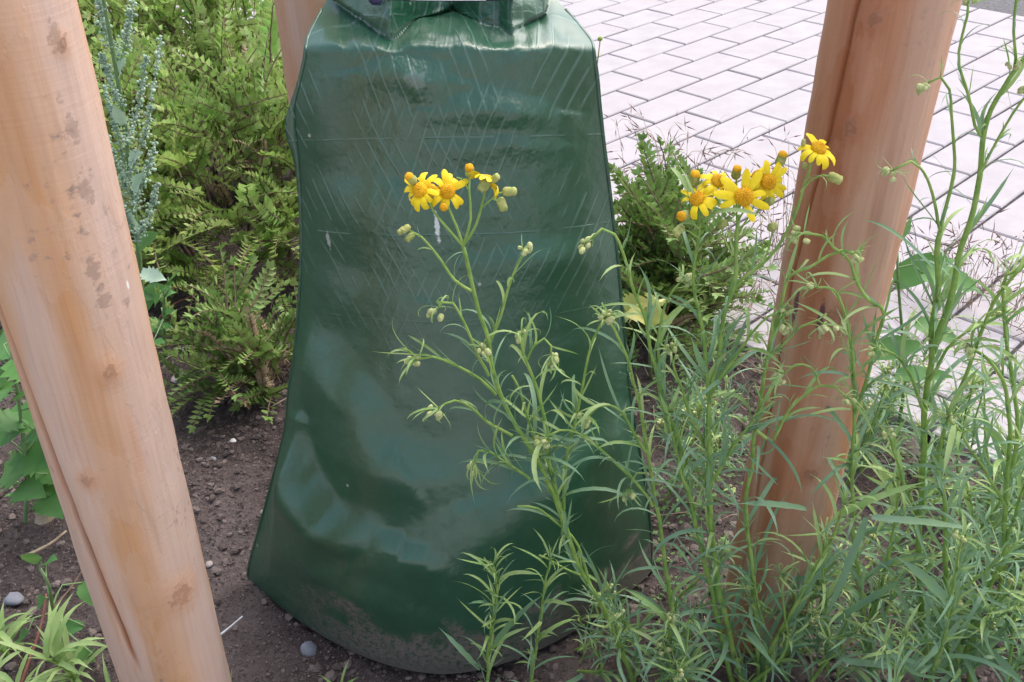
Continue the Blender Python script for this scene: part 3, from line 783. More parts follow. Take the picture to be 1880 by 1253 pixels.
def lathe(prof, n=10, wob=0.0):
    V, F = [], []
    for r, z in prof:
        for k in range(n):
            a = 2 * math.pi * k / n; q = r * (1 + wob * (1 if k % 2 else -1)); V.append((math.cos(a) * q, math.sin(a) * q, z))
    for i in range(len(prof) - 1):
        for k in range(n): F.append((i * n + k, i * n + (k + 1) % n, (i + 1) * n + (k + 1) % n, (i + 1) * n + k))
    F.append(tuple((len(prof) - 1) * n + k for k in range(n))); return V, F
INV = mesh_from('flower_head', *lathe([(.0006, -.0075), (.0022, -.0072), (.0031, -.0034), (.0033, -.002), (.0036, .0)], 12, .07), [M_invol])
def disc_mesh():
    V, F = lathe([(.0030, -.001), (.0043, .0004), (.0044, .0014), (.0036, .0026), (.0022, .0033), (.0008, .0036)], 16, .03)
    V2, F2 = blobs([(math.cos(k * 2.4) * .0042 * math.sqrt(k / 46), math.sin(k * 2.4) * .0042 * math.sqrt(k / 46), .0036 - .0024 * k / 46) for k in range(46)], [.00062] * 46, 1.2)
    n0 = len(V); V = list(V) + V2.tolist(); F = list(F) + [tuple(int(i) + n0 for i in f) for f in F2]
    return mesh_from('disc', V, F, [M_disc])
DISC = disc_mesh()
def petal_mesh(k):
    V, F = [], []; n = 5; x = .0035; z = 0; a = .25; dr = (.2, .9, 1.7, 2.4)[k]
    L = .0098
    for i in range(n + 1):
        t = i / n; w = .0019 * (.55 + .45 * math.sin(math.pi * (t * .85 + .08)) ** .6) * (1 if t < .95 else .45)
        V += [(x, w, z - .0003), (x, 0, z + .0002), (x, -w, z - .0003)]
        a2 = a - dr * t; x += math.cos(a2) * L / n; z += math.sin(a2) * L / n
    for i in range(n):
        q = i * 3; F += [(q, q + 1, q + 4, q + 3), (q + 1, q + 2, q + 5, q + 4)]
    return mesh_from('petal', V, F, [M_petal])
PETAL = [petal_mesh(k) for k in range(4)]
BUD = mesh_from('bud', *lathe([(.0006, -.0052), (.0024, -.0050), (.0034, -.003), (.0034, .0005), (.0030, .0024), (.0034, .003), (.0030, .0044), (.0012, .0052)], 10, .05), [M_invol])
BUDTOP = mesh_from('bud_tip', *lathe([(.0027, .0026), (.0033, .0034), (.0031, .0046), (.0018, .0056), (.0004, .0058)], 10, .05), [M_disc])
SBUD = mesh_from('bud', *lathe([(.0004, -.0036), (.0019, -.0028), (.0025, -.0004), (.0021, .0018), (.0010, .0030), (.0003, .0033)], 8, .10), [M_bud])

class Ragwort:
    def __init__(s, label, base, seed, group='ragwort plants in the bed'):
        random.seed(seed); s.seed = seed
        s.loc = Vector(base); s.e = empty('ragwort_plant', s.loc); tag(s.e, label, 'weed', group)
        s.T = Matrix.Translation(-s.loc); s.nl = 0
    def part(s, name, mesh, M): return add(name, mesh, s.e, s.T @ M)
    def stem(s, pts, r0, r1, name='stem'):
        P = crom(pts, .006)
        P = [p + Vector((noise.noise(p * 30 + Vector((s.seed, 0, 0))), noise.noise(p * 30 + Vector((0, s.seed, 5))), 0)) * .0022 if 0 < i < len(P) - 1 else p for i, p in enumerate(P)]
        v, f = tube(P, r0 * .70, r1 * .80, 7)
        m = mesh_from(name, v, f, [M_stem]); s.part(name, m, Matrix.Identity(4)); return P
    def leaf(s, p, d, up, L, kind):
        if s.nl > 290: return
        s.nl += 1
        s.part('leaf', random.choice(kind), frame(p, d, up, L))
    def leaves(s, P, l0, l1, sp=.012, young=.65, t0=.02, t1=1.0, az=None, tuft=.35):
        """leaves spaced along a stem; l0 -> l1 their length from base to tip"""
        acc = 0; az = R(0, 6.28) if az is None else az; tot = sum((b - a).length for a, b in zip(P, P[1:])); run = 0; nxt = R(0, sp)
        for a, b in zip(P, P[1:]):
            run += (b - a).length; t = run / tot
            if run < nxt or t < t0 or t > t1: continue
            nxt = run + sp * R(.35, .95); az += 2.4 + R(-.5, .5)
            d = (b - a).normalized(); q = d.orthogonal().normalized(); q2 = d.cross(q)
            rad = q * math.cos(az) + q2 * math.sin(az)
            el = R(.35, 1.0)
            dd = (rad * math.cos(el) * 1.0 + d * math.sin(el) * 1.0 + Vector((0, 0, .15))).normalized()
            L = lerp(l0 * 1.45, l1 * 1.9, t) * R(.5, 1.3)
            s.leaf(b, dd, d + Vector((R(-.4, .4), R(-.4, .4), .3)), L, YLEAF if R(0, 1) < max(0, (t - young) * 2.2) else LEAF)
            if R(0, 1) < tuft:      # small shoot in the leaf axil
                for k in range(random.randint(2, 4)):
                    d3 = (dd + d * .8 + Vector((R(-.6, .6), R(-.6, .6), R(-.2, .5)))).normalized()
                    s.leaf(b, d3, d + Vector((R(-.5, .5), R(-.5, .5), .2)), L * R(.35, .75), YLEAF if R(0, 1) < .5 else LEAF)
    def tip(s, p, d, n=7, L=.018, nod=True):
        for k in range(n):
            dd = (d * R(.3, 1.1) + Vector((R(-1, 1), R(-1, 1), R(-.4, .7)))).normalized()
            s.leaf(p, dd, Vector((R(-.5, .5), R(-.5, .5), 1)), L * R(.6, 1.3), CURL if R(0, 1) < .6 else YLEAF)
        if nod:
            for k in range(random.randint(4, 7)):
                q = p + d * .004 + Vector((R(-1, 1), R(-1, 1), R(-1, .5))) * .0045
                s.part('bud', SBUD, zframe(q, d + Vector((R(-.6, .6), R(-.6, .6), R(-.4, .5))), R(.5, .85)))
    def bud(s, p, d, sc_=1.0, open_=True):
        b = s.part('bud', BUD, zframe(p, d, sc_ * R(.70, .86), R(0, 6)))
        if open_: add('bud_tip', BUDTOP, b, Matrix.Identity(4))
    def flower(s, p, d, sc_=1.0, droop=1, n=12, gap=0.15):
        h = s.part('flower_head', INV, zframe(p, d, sc_, R(0, 6)))
        add('disc', DISC, h, Matrix.Identity(4))
        for k in range(n):
            if R(0, 1) < gap: continue
            m = PETAL[max(0, min(3, droop + random.choice((-1, 0, 0, 1))))]
            add('petal', m, h, Matrix.Rotation(6.283 * k / n + R(-.15, .15), 4, 'Z') @ Matrix.Rotation(R(-.25, .25), 4, 'X') @ Matrix.Scale(R(.85, 1.12), 4))
def path(L, Y0, Y1, grd=False):
    n = len(L); out = []
    for i, (x, y) in enumerate(L):
        out.append(pt(x, y, lerp(Y0, Y1, i / max(1, n - 1))))
    if grd:
        out[0].z = soil_h(out[0].x, out[0].y) - .004
    return out
TOCAM = Vector((0, -.83, .55))

# the ragwort in front of the bag
A = Ragwort('tall ragwort with yellow flowers growing directly before the middle of the green bag', gz(1165, 1264), 101)
P = A.stem(path([(1165, 1264), (1135, 1180), (1100, 1105), (1062, 1035), (1040, 975), (1015, 905), (985, 845), (955, 795), (928, 745), (908, 695), (893, 625), (880, 572), (868, 522), (850, 452)], .568, .515, True), .0036, .0015)
A.leaves(P, .052, .012, .013, .7, .10, .80)
def br(pl, pts, Y0, Y1, r0=.0013, r1=.0008, lv=None, tipn=0, nod=True, sp=.011, tl=.018, tuft=.25, young=.35):
    Q = pl.stem(path(pts, Y0, Y1), r0, r1, 'branch')
    if lv: pl.leaves(Q, lv[0], lv[1], sp, young, tuft=tuft)
    if tipn: pl.tip(Q[-1], (Q[-1] - Q[-2]).normalized(), tipn, tl, nod)
    return Q
br(A, [(850, 452), (820, 415), (795, 385), (782, 355)], .515, .510); br(A, [(850, 452), (838, 415), (824, 380), (820, 358)], .515, .518)
br(A, [(850, 452), (862, 400), (861, 350), (862, 318)], .515, .522); br(A, [(852, 450), (872, 412), (886, 370), (893, 342)], .515, .508)
br(A, [(861, 350), (848, 330), (838, 326)], .520, .522, .0008, .0006)
br(A, [(882, 384), (905, 366), (918, 356), (932, 352)], .512, .508, .0008, .0006); br(A, [(905, 366), (916, 370)], .510, .508, .0007, .0006)
A.flower(pt(772, 350, .508), Vector((-.35, -.62, .7)), 1.02, 2, 12, .1); A.flower(pt(790, 350, .514), Vector((.5, -.6, .4)), .9, 2, 12, .3)
A.flower(pt(822, 352, .516), Vector((.15, -.75, .6)), 1.02, 2, 13, .1); A.flower(pt(895, 334, .507), Vector((.35, .35, .3)), .95, 3, 12, .3)
A.bud(pt(755, 329, .510), Vector((-.4, -.5, .8)), 1.05); A.bud(pt(862, 314, .522), Vector((0, -.5, .9)), 1.15); A.bud(pt(816, 380, .512), Vector((-.1, -.8, .3)), .95)
A.bud(pt(936, 352, .508), Vector((.9, -.3, .15)), 1.05, False); A.bud(pt(922, 376, .508), Vector((.3, -.7, -.6)), 1.0, False); A.bud(pt(908, 328, .505), Vector((.5, -.2, .5)), .8, False)
br(A, [(870, 537), (835, 515), (805, 475), (772, 433), (752, 424)], .525, .520, .0015, .0008, (.022, .010), 0, sp=.016)
for q in ((738, 424), (752, 436), (745, 421)): A.bud(pt(*q, .518), Vector((-.6, -.5, R(-.5, .2))), .8, False)
br(A, [(895, 632), (918, 580), (935, 530), (950, 490), (960, 466)], .535, .532, .0016, .001, (.030, .012), 4, sp=.014, tl=.012)
br(A, [(897, 690), (873, 645), (850, 590), (832, 557), (812, 556), (805, 565)], .535, .525, .0016, .0009, (.026, .014), 6, sp=.010)
br(A, [(910, 725), (870, 690), (835, 668), (795, 655), (768, 660)], .540, .525, .0017, .001, (.034, .018), 7, sp=.011, tl=.024)
br(A, [(940, 800), (895, 775), (862, 747), (835, 735), (805, 750)], .545, .530, .0017, .001, (.036, .018), 8, sp=.010, tl=.022)
br(A, [(972, 880), (930, 850), (900, 830), (878, 828), (872, 850)], .548, .535, .0016, .001, (.040, .018), 7, sp=.010, tl=.02)
br(A, [(1035, 975), (1022, 905), (1008, 850), (1002, 779), (990, 728), (975, 688), (963, 650), (958, 620)], .552, .535, .0028, .0012, (.045, .02), 9, sp=.010)
br(A, [(968, 660), (985, 634), (1002, 622), (1014, 636), (1012, 652)], .538, .534, .0012, .0009, (.024, .014), 8, sp=.008)
br(A, [(900, 650), (905, 690), (893, 650)], .528, .524, .001, .0008, None, 6)
br(A, [(1035, 935), (1042, 845), (1056, 780), (1066, 722), (1078, 660), (1090, 620), (1106, 590)], .555, .548, .0021, .001, (.042, .018), 8, sp=.014)
br(A, [(1010, 905), (985, 830), (970, 770), (955, 720), (940, 690)], .550, .545, .002, .001, (.045, .025), 5, False, sp=.010)
br(A, [(1090, 1090), (1060, 1000), (1020, 960), (985, 935), (950, 930)], .560, .540, .0018, .001, (.042, .02), 6, False, sp=.009)
br(A, [(1075, 1060), (1020, 1035), (990, 1020)], .560, .545, .0014, .001, (.038, .02), 6, False, sp=.009)

# upright leafy shoots at its foot
Bp = Ragwort('short pale green ragwort shoot before the muddy bottom edge of the bag', gz(890, 1262), 102)
P = Bp.stem(path([(890, 1262), (899, 1180), (911, 1105), (905, 1040)], .548, .530, True), .0024, .0012); Bp.leaves(P, .030, .022, .006, .1, 0, 1, tuft=.5); Bp.tip(P[-1], Vector((0, 0, 1)), 7, .024, False)
for (x0, y0, x1, y1, L) in ((908, 1182, 1040, 1090, .070), (880, 1229, 776, 1176, .052), (900, 1110, 850, 1112, .03), (903, 1150, 960, 1080, .036)):
    p = pt(x0, y0, .54); d = pt(x1, y1, .515) - p; Bp.leaf(p, d, Vector((0, -.4, 1)), d.length, WIDE)
P = Bp.stem(path([(968, 1262), (989, 1152), (1002, 1071), (1010, 1030)], .550, .540, True), .0020, .001); Bp.leaves(P, .034, .02, .008, .3, 0, 1); Bp.tip(P[-1], Vector((0, 0, 1)), 5, .022, False)

# stems right of the bag
B = Ragwort('tall budding ragwort along the right edge of the green bag', gz(1300, 1262), 103)
P = B.stem(path([(1345, 1264), (1300, 1060), (1262, 900), (1240, 795), (1217, 738), (1206, 688), (1193, 628), (1183, 581), (1163, 537), (1153, 497), (1143, 460), (1128, 430), (1105, 420), (1085, 440)], .566, .545, True), .0038, .0011)
B.leaves(P, .055, .016, .013, .7, .05, .95); B.tip(P[-1], (P[-1] - P[-2]).normalized(), 7, .014)
P = B.stem(path([(1252, 1264), (1225, 1060), (1205, 930), (1190, 840), (1176, 755), (1163, 705), (1153, 655), (1128, 606), (1116, 588)], .568, .552, True), .0032, .0012)
B.leaves(P, .052, .018, .012, .6, .05, .95); B.tip(P[-1], (P[-1] - P[-2]).normalized(), 11, .024)
br(B, [(1185, 830), (1163, 797), (1143, 758), (1120, 744), (1098, 746), (1078, 766)], .552, .540, .0017, .001, (.036, .02), 8, sp=.010)
br(B, [(1198, 930), (1160, 880), (1109, 832), (1082, 812), (1056, 795), (1025, 792), (1003, 802)], .556, .535, .0018, .001, (.036, .02), 8, sp=.011)
br(B, [(1190, 870), (1170, 870), (1160, 885), (1157, 900)], .552, .548, .001, .0008, (.02, .016), 8, sp=.006)
br(B, [(1240, 800), (1215, 700), (1210, 620), (1225, 560), (1248, 520)], .560, .565, .0018, .001, (.04, .02), 6, sp=.010)
br(B, [(1262, 900), (1240, 830), (1225, 760)], .560, .556, .0018, .001, (.045, .025), 5, False, sp=.008)

# flower cluster before the paving
C = Ragwort('tall ragwort topped by a cluster of yellow daisies between bag and right post', gz(1362, 1264), 104)
P = C.stem(path([(1366, 1264), (1352, 1218), (1335, 1139), (1318, 1071), (1308, 986), (1301, 901), (1300, 833), (1305, 760), (1308, 709), (1318, 658), (1322, 611), (1332, 563), (1348, 520), (1353, 464), (1354, 425), (1357, 395)], .563, .560, True), .0042, .0016)
C.leaves(P, .058, .022, .011, .75, .03, .93)
P2 = C.stem(path([(1306, 740), (1295, 660), (1286, 600), (1277, 549), (1275, 488), (1281, 430), (1283, 395), (1281, 380)], .562, .555), .0024, .0012, 'branch'); C.leaves(P2, .046, .02, .011, .6)
P3 = C.stem(path([(1340, 540), (1362, 512), (1393, 491), (1424, 461), (1444, 423), (1462, 380), (1478, 335), (1492, 290)], .562, .550), .0018, .001, 'branch'); C.leaves(P3, .022, .012, .035, .6)
for q, Y in (([(1356, 405), (1362, 390), (1365, 375)], .555), ([(1355, 420), (1385, 395), (1405, 350)], .560), ([(1355, 430), (1375, 395), (1390, 345)], .566), ([(1283, 410), (1305, 385), (1318, 350)], .560),
             ([(1355, 420), (1350, 370), (1352, 325)], .568), ([(1390, 390), (1420, 340), (1432, 300)], .566), ([(1283, 410), (1275, 370), (1275, 335)], .566), ([(1283, 420), (1265, 405), (1258, 398)], .552),
             ([(1395, 380), (1405, 375)], .556), ([(1400, 490), (1415, 450), (1418, 425)], .556), ([(1470, 352), (1490, 330), (1512, 322), (1528, 326)], .550), ([(1345, 470), (1330, 440), (1325, 420)], .553), ([(1285, 440), (1262, 425), (1248, 420)], .552)):
    br(C, q, Y, Y, .0009, .0007)
C.flower(pt(1365, 362, .550), Vector((.05, -.85, .45)), 1.35, 1, 9, .15); C.flower(pt(1410, 335, .558), Vector((.1, -.9, .35)), 1.1, 1, 13, .05); C.flower(pt(1392, 325, .566), Vector((-.5, -.2, .8)), 1.0, 2, 11, .2)
C.flower(pt(1318, 333, .560), Vector((.05, -.55, .8)), 1.0, 3, 12, .1); C.flower(pt(1280, 366, .554), Vector((-.35, -.45, .8)), 1.1, 2, 12, .15); C.flower(pt(1502, 274, .550), Vector((.2, -.35, .9)), 1.1, 2, 12, .1)
for (x, y, Y, d, sz, o) in ((1275, 328, .566, (0, -.3, 1), 1.2, True), (1352, 317, .568, (0, -.3, 1), 1.05, True), (1434, 292, .566, (.15, -.2, 1), 1.2, True), (1256, 396, .551, (-.5, -.6, .2), 1.2, True),
                          (1410, 370, .555, (.6, -.5, .3), 1.05, False), (1418, 417, .556, (0, -.7, .5), 1.1, False), (1533, 328, .550, (.8, -.5, -.2), 1.1, False), (1478, 305, .553, (-.3, -.5, .6), .6, False),
                          (1326, 412, .552, (.1, -.6, .6), 1.1, False), (1246, 424, .55, (-.5, -.5, -.3), 1.0, False), (1475, 262, .551, (0, 0, 1), .5, False)):
    C.bud(pt(x, y, Y), Vector(d), sz, o)
br(C, [(1308, 720), (1345, 660), (1380, 610), (1410, 580), (1430, 575)], .560, .545, .002, .001, (.045, .02), 8, sp=.010)
br(C, [(1303, 840), (1270, 770), (1245, 700), (1232, 650)], .562, .560, .002, .001, (.05, .022), 7, sp=.009)
br(C, [(1300, 900), (1340, 830), (1375, 780), (1400, 740)], .560, .545, .002, .001, (.05, .025), 6, False, sp=.009)

# ragwort in front of the right post
D = Ragwort('ragwort with nodding pale buds growing in front of the reddish post', gz(1400, 1264), 105)
P = D.stem(path([(1400, 1264), (1414, 1197), (1458, 1122), (1495, 1044), (1536, 976), (1550, 930)], .560, .530, True), .003, .0014); D.leaves(P, .055, .03, .011, .6); D.tip(P[-1], Vector((.2, -.2, .9)), 7, .03, False)
P = D.stem(path([(1395, 1264), (1385, 1100), (1372, 960), (1380, 850), (1390, 777), (1403, 692), (1418, 620), (1431, 566), (1448, 508), (1485, 491), (1519, 471), (1546, 461), (1568, 466)], .562, .540, True), .0032, .0011)
D.leaves(P, .055, .018, .012, .6); D.tip(P[-1], (P[-1] - P[-2]).normalized(), 7, .014)
br(D, [(1418, 620), (1430, 585), (1437, 575), (1438, 590)], .545, .538, .0012, .0008, (.02, .015), 7, sp=.007)
br(D, [(1388, 790), (1420, 811), (1424, 800), (1451, 750), (1478, 726), (1505, 709), (1535, 712), (1553, 728)], .550, .535, .0018, .001, (.032, .018), 8, sp=.010)
br(D, [(1505, 709), (1488, 675), (1461, 668), (1440, 686)], .540, .535, .0012, .0008, (.022, .015), 7, sp=.009)
br(D, [(1410, 660), (1440, 630), (1470, 600), (1500, 590), (1512, 596)], .545, .535, .0013, .0009, (.025, .016), 9, sp=.009)
E_ = Ragwort('slender ragwort with drooping buds along the right side of the reddish post', gz(1596, 1250), 106)
P = E_.stem(path([(1596, 1255), (1591, 1173), (1580, 1071), (1568, 969), (1565, 867), (1568, 780), (1567, 699), (1566, 658), (1557, 611), (1543, 556), (1529, 532), (1500, 528)], .575, .545, True), .003, .0011)
E_.leaves(P, .055, .018, .012, .6); E_.tip(P[-1], (P[-1] - P[-2]).normalized(), 9, .02)
br(E_, [(1570, 760), (1600, 660), (1621, 575), (1594, 549), (1574, 515), (1560, 478), (1529, 454), (1510, 432), (1476, 430)], .560, .538, .0022, .001, (.035, .014), 7, sp=.012)
br(E_, [(1590, 1170), (1620, 1060), (1640, 960), (1650, 880)], .575, .570, .0025, .001, (.055, .03), 6, False, sp=.009)
br(E_, [(1519, 1240), (1519, 1139), (1509, 1051), (1512, 980)], .565, .555, .0022, .001, (.045, .025), 5, False, sp=.009)

# tall plants at the right
Fp = Ragwort('tallest ragwort at right, its budding tops rising past the post into the frame top', gz(1700, 1240), 107)
P = Fp.stem(path([(1692, 1250), (1690, 1100), (1688, 960), (1696, 840), (1702, 726), (1712, 624), (1717, 556), (1723, 488), (1727, 425)], .580, .560, True), .0045, .0024); Fp.leaves(P, .055, .03, .011, .8, .05)
P = Fp.stem(path([(1727, 425), (1718, 371), (1704, 331), (1688, 308), (1670, 296), (1640, 312)], .560, .552), .0016, .0009, 'branch'); Fp.leaves(P, .02, .012, .022); Fp.tip(P[-1], Vector((-.6, -.3, -.4)), 6, .014)
P = Fp.stem(path([(1727, 425), (1742, 359), (1750, 311), (1752, 247), (1748, 207), (1744, 165), (1728, 142), (1704, 152)], .560, .556), .0019, .0009, 'branch'); Fp.leaves(P, .026, .012, .020); Fp.tip(P[-1], Vector((-.6, -.3, -.5)), 6, .014)
P = Fp.stem(path([(1712, 640), (1730, 600), (1744, 539), (1764, 471), (1780, 400), (1792, 343), (1808, 263), (1824, 203), (1851, 144), (1880, 100), (1905, 60)], .562, .548), .0034, .0016, 'branch'); Fp.leaves(P, .04, .02, .020, .6)
P = Fp.stem(path([(1800, 250), (1780, 176), (1766, 120), (1768, 72), (1773, 28), (1778, 5)], .552, .552), .0014, .0009, 'branch'); Fp.leaves(P, .022, .012, .022); Fp.tip(P[-1], Vector((.1, -.2, 1)), 7, .012)
P = Fp.stem(path([(1862, 128), (1860, 60), (1863, 10), (1866, -40)], .549, .55), .0013, .0009, 'branch'); Fp.leaves(P, .02, .012, .018)
P = Fp.stem(path([(1796, 320), (1835, 260), (1863, 211), (1885, 175)], .55, .545), .0013, .0009, 'branch'); Fp.leaves(P, .026, .014, .016); Fp.tip(P[-1], Vector((.4, -.2, .5)), 6, .014)
Fp.tip(pt(1862, 122, .548), Vector((0, -.3, .6)), 5, .016)
br(Fp, [(1700, 760), (1668, 690), (1640, 650), (1612, 640)], .565, .55, .002, .001, (.04, .02), 7, sp=.010)
br(Fp, [(1706, 700), (1740, 640), (1790, 600), (1830, 580)], .565, .56, .002, .001, (.045, .02), 7, sp=.009)
br(Fp, [(1690, 960), (1655, 880), (1640, 820), (1632, 800)], .575, .56, .002, .001, (.045, .02), 8, sp=.009)
Hp = Ragwort('bushy ragwort cut off by the right edge of the picture', gz(1780, 1255), 108)
P = Hp.stem(path([(1775, 1264), (1785, 1190), (1798, 1122), (1819, 1071), (1842, 1020), (1849, 918), (1853, 833), (1853, 760), (1846, 709), (1819, 665), (1785, 641)], .560, .540, True), .0042, .0014); Hp.leaves(P, .058, .022, .009, .6)
Hp.tip(P[-1], Vector((-.7, -.2, .3)), 8, .022)
P = Hp.stem(path([(1850, 900), (1870, 780), (1850, 640), (1839, 525), (1860, 500), (1895, 470)], .56, .55), .0028, .0012, 'branch'); Hp.leaves(P, .05, .022, .010, .5)
P = Hp.stem(path([(1730, 1264), (1738, 1100), (1733, 935), (1722, 833), (1760, 720), (1795, 630), (1820, 560), (1850, 520), (1885, 480)], .570, .548, True), .0036, .0014); Hp.leaves(P, .055, .022, .010, .6)
br(Hp, [(1849, 930), (1800, 850), (1760, 790), (1740, 770)], .55, .535, .002, .001, (.045, .02), 8, sp=.009)
br(Hp, [(1845, 1010), (1880, 900), (1900, 820)], .55, .54, .002, .001, (.05, .03), 5, False, sp=.009)
# long, wide leaves crossing the lower right
Lp = Ragwort('broad-leaved ragwort shoot with long blue-green leaves low in the right corner', gz(1760, 1264, 0), 109)
P = Lp.stem(path([(1755, 1270), (1758, 1190), (1766, 1130)], .555, .545, True), .004, .002); Lp.leaves(P, .06, .05, .007, .9, 0, 1)
for (x0, y0, x1, y1, Y0, Y1) in ((1766, 1138, 1660, 1245, .54, .50), (1764, 1138, 1590, 1020, .545, .53), (1600, 950, 1790, 985, .53, .525), (1532, 1140, 1690, 1055, .54, .535), (1552, 1214, 1760, 1250, .53, .52), (1376, 840, 1425, 895, .55, .545),
                               (1480, 935, 1340, 925, .55, .54), (1370, 1165, 1440, 1253, .54, .52), (1590, 950, 1500, 1130, .55, .545), (1700, 1253, 1740, 1110, .53, .53), (1820, 1100, 1880, 1190, .53, .51), (1690, 900, 1790, 880, .55, .55)):
    p = pt(x0, y0, Y0); d = pt(x1, y1, Y1) - p
    Lp.leaf(p, d, Vector((R(-.3, .3), -.5, 1)), d.length, WIDE)

# young shoots filling the patch
def shoot(label, group, px, py, h, seed, lean, l0=.05, sp=.009):
    b = gz(px, py); q = Ragwort(label, b, seed, group)
    b.z = soil_h(b.x, b.y) - .004
    top = b + Vector((lean[0] * h, lean[1] * h, h)); mid = (b + top) / 2 + Vector((R(-.02, .02), R(-.02, .02), 0))
    P = q.stem([b, mid, top], R(.0018, .003), .001); q.leaves(P, l0, .022, sp, .7, .02, 1, tuft=.4)
    q.tip(P[-1], Vector((lean[0], lean[1], 1)).normalized(), 6, .022, R(0, 1) < .4)
    for k in range(random.randint(1, 3)):
        t = R(.2, .7); s0 = b.lerp(top, t); s1 = s0 + Vector((R(-.5, .5), R(-.6, .3), R(.5, 1))) * h * .4
        Q = q.stem([s0, (s0 + s1) / 2 + Vector((0, 0, -.004)), s1], .0013, .0008, 'branch'); q.leaves(Q, l0 * .8, .018, sp, .4); q.tip(Q[-1], (s1 - s0).normalized(), 5, .018, R(0, 1) < .4)
rs = random.Random(5)
ORD = 'first second third fourth fifth sixth seventh eighth ninth tenth eleventh twelfth thirteenth fourteenth fifteenth sixteenth seventeenth eighteenth nineteenth twentieth'.split()
def patch(n, seed, xr, yr, hr, what, group, l0, leany):
    spots = sorted((rs.uniform(*xr), rs.uniform(*yr)) for k in range(n))
    for k, (x, y) in enumerate(spots):
        shoot('%s from the left among the %s' % (ORD[k], what), group, x, y, rs.uniform(*hr), seed + k, (rs.uniform(-.3, .3), rs.uniform(*leany)), l0)
patch(9, 360, (1050, 1260), (1150, 1310), (.05, .13), 'low ragwort shoots before the bag corner', 'ragwort shoots before the bag corner', .048, (-.25, .1))
patch(20, 200, (1590, 1930), (1020, 1330), (.10, .26), 'flowerless ragwort shoots in the dense lower right patch', 'ragwort shoots at lower right', .05, (-.25, .1))
patch(10, 240, (1190, 1560), (1120, 1300), (.06, .17), 'thin ragwort shoots at the foot of the reddish post', 'ragwort shoots at the foot of the right post', .044, (-.25, .1))
patch(18, 270, (1540, 1960), (700, 1000), (.07, .17), 'small ragwort shoots behind the reddish post', 'ragwort shoots behind the right post', .045, (-.2, .2))
patch(10, 300, (1195, 1400), (640, 1000), (.06, .14), 'small ragwort shoots between bag and reddish post', 'ragwort shoots between bag and right post', .04, (-.2, .2))
def seedling(label, px, py, h, seed, n, L):
    b = gz(px, py); q = Ragwort(label, b, seed, 'ragwort seedlings at lower left'); b.z = soil_h(b.x, b.y) - .003
    P = q.stem([b, b + Vector((R(-.01, .01), -.005, h * .5)), b + Vector((R(-.02, .02), -.01, h))], .0028, .0016)
    for k in range(n):
        a = k * 2.4 + R(-.3, .3); t = R(.1, 1); p = P[min(len(P) - 1, int(t * len(P)))]
        q.leaf(p, Vector((math.cos(a), math.sin(a), R(.15, .9) + t * .5)), Vector((R(-.3, .3), R(-.3, .3), 1)), L * R(.6, 1.2), YWIDE)
YWIDE = [leaf_mesh('leaf', M_leaf_y, R(.4, 1.6), R(0, .8), R(.030, .045), R(.2, .5), 8, R(-.6, .6), R(-.7, .7), True) for k in range(6)]
seedling('pale yellow-green ragwort seedling in the lower left corner, beside the left post', 132, 1250, .055, 331, 30, .06)
seedling('ragwort seedling at the left picture edge above the corner', 12, 1195, .04, 332, 20, .055)
seedling('ragwort seedling in the very bottom left corner', 30, 1290, .055, 333, 22, .06)

# ------------------------------------------------------------------ goosefoot, left
def lobed_leaf(name, mat, L=1.0, w=.36, teeth=5, fold=.22, curl=.5, seed=0):
    rr = random.Random(seed); V, F = [], []; n = 12; x = z = 0.0
    for i in range(n + 1):
        t = i / n; a = -curl * t + .2
        ww = w * (math.sin(math.pi * min(1, t ** .8)) ** .8 + .02) * (1 - .25 * t)
        if teeth and 0 < i < n: ww *= 1 + (.22 if i % 2 else -.16) * rr.uniform(.6, 1.3)
        wv = .05 * math.sin(t * 9 + seed)
        V += [(x - (.05 if i % 2 else -.02), ww, z + ww * fold + wv * .5), (x, 0, z), (x - (.05 if i % 2 else -.02), -ww, z + ww * fold - wv * .5)]
        x += math.cos(a) / n; z += math.sin(a) / n
    for i in range(n):
        q = i * 3; F += [(q, q + 1, q + 4, q + 3), (q + 1, q + 2, q + 5, q + 4)]
    return mesh_from(name, V, F, [mat])
GL = [lobed_leaf('leaf', M_goose, w=R(.30, .42), curl=R(.1, .9), seed=k) for k in range(6)]
GLB = [lobed_leaf('leaf', M_goose_b, w=R(.26, .34), curl=R(.1, .7), seed=9 + k) for k in range(3)]
GLE = [lobed_leaf('leaf', M_goose, w=R(.24, .3), teeth=0, curl=R(.1, .7), seed=19 + k) for k in range(3)]
random.seed(77)
b0 = gz(262, 640); 
gp = path([(268, 640), (262, 560), (255, 470), (240, 330), (228, 220), (208, 100), (190, 0), (178, -70)], b0.y, b0.y - .10)
gp[0].z = soil_h(gp[0].x, gp[0].y) - .004
ge = empty('goosefoot_plant', gp[0]); tag(ge, 'tall blue-green goosefoot with mealy flower spikes right behind the left post', 'weed')
GT = Matrix.Translation(-gp[0])
GP = crom(gp, .01); v, f = tube(GP, .0038, .002, 7); add('stem', mesh_from('stem', v, f, [M_goose_st]), ge, GT)
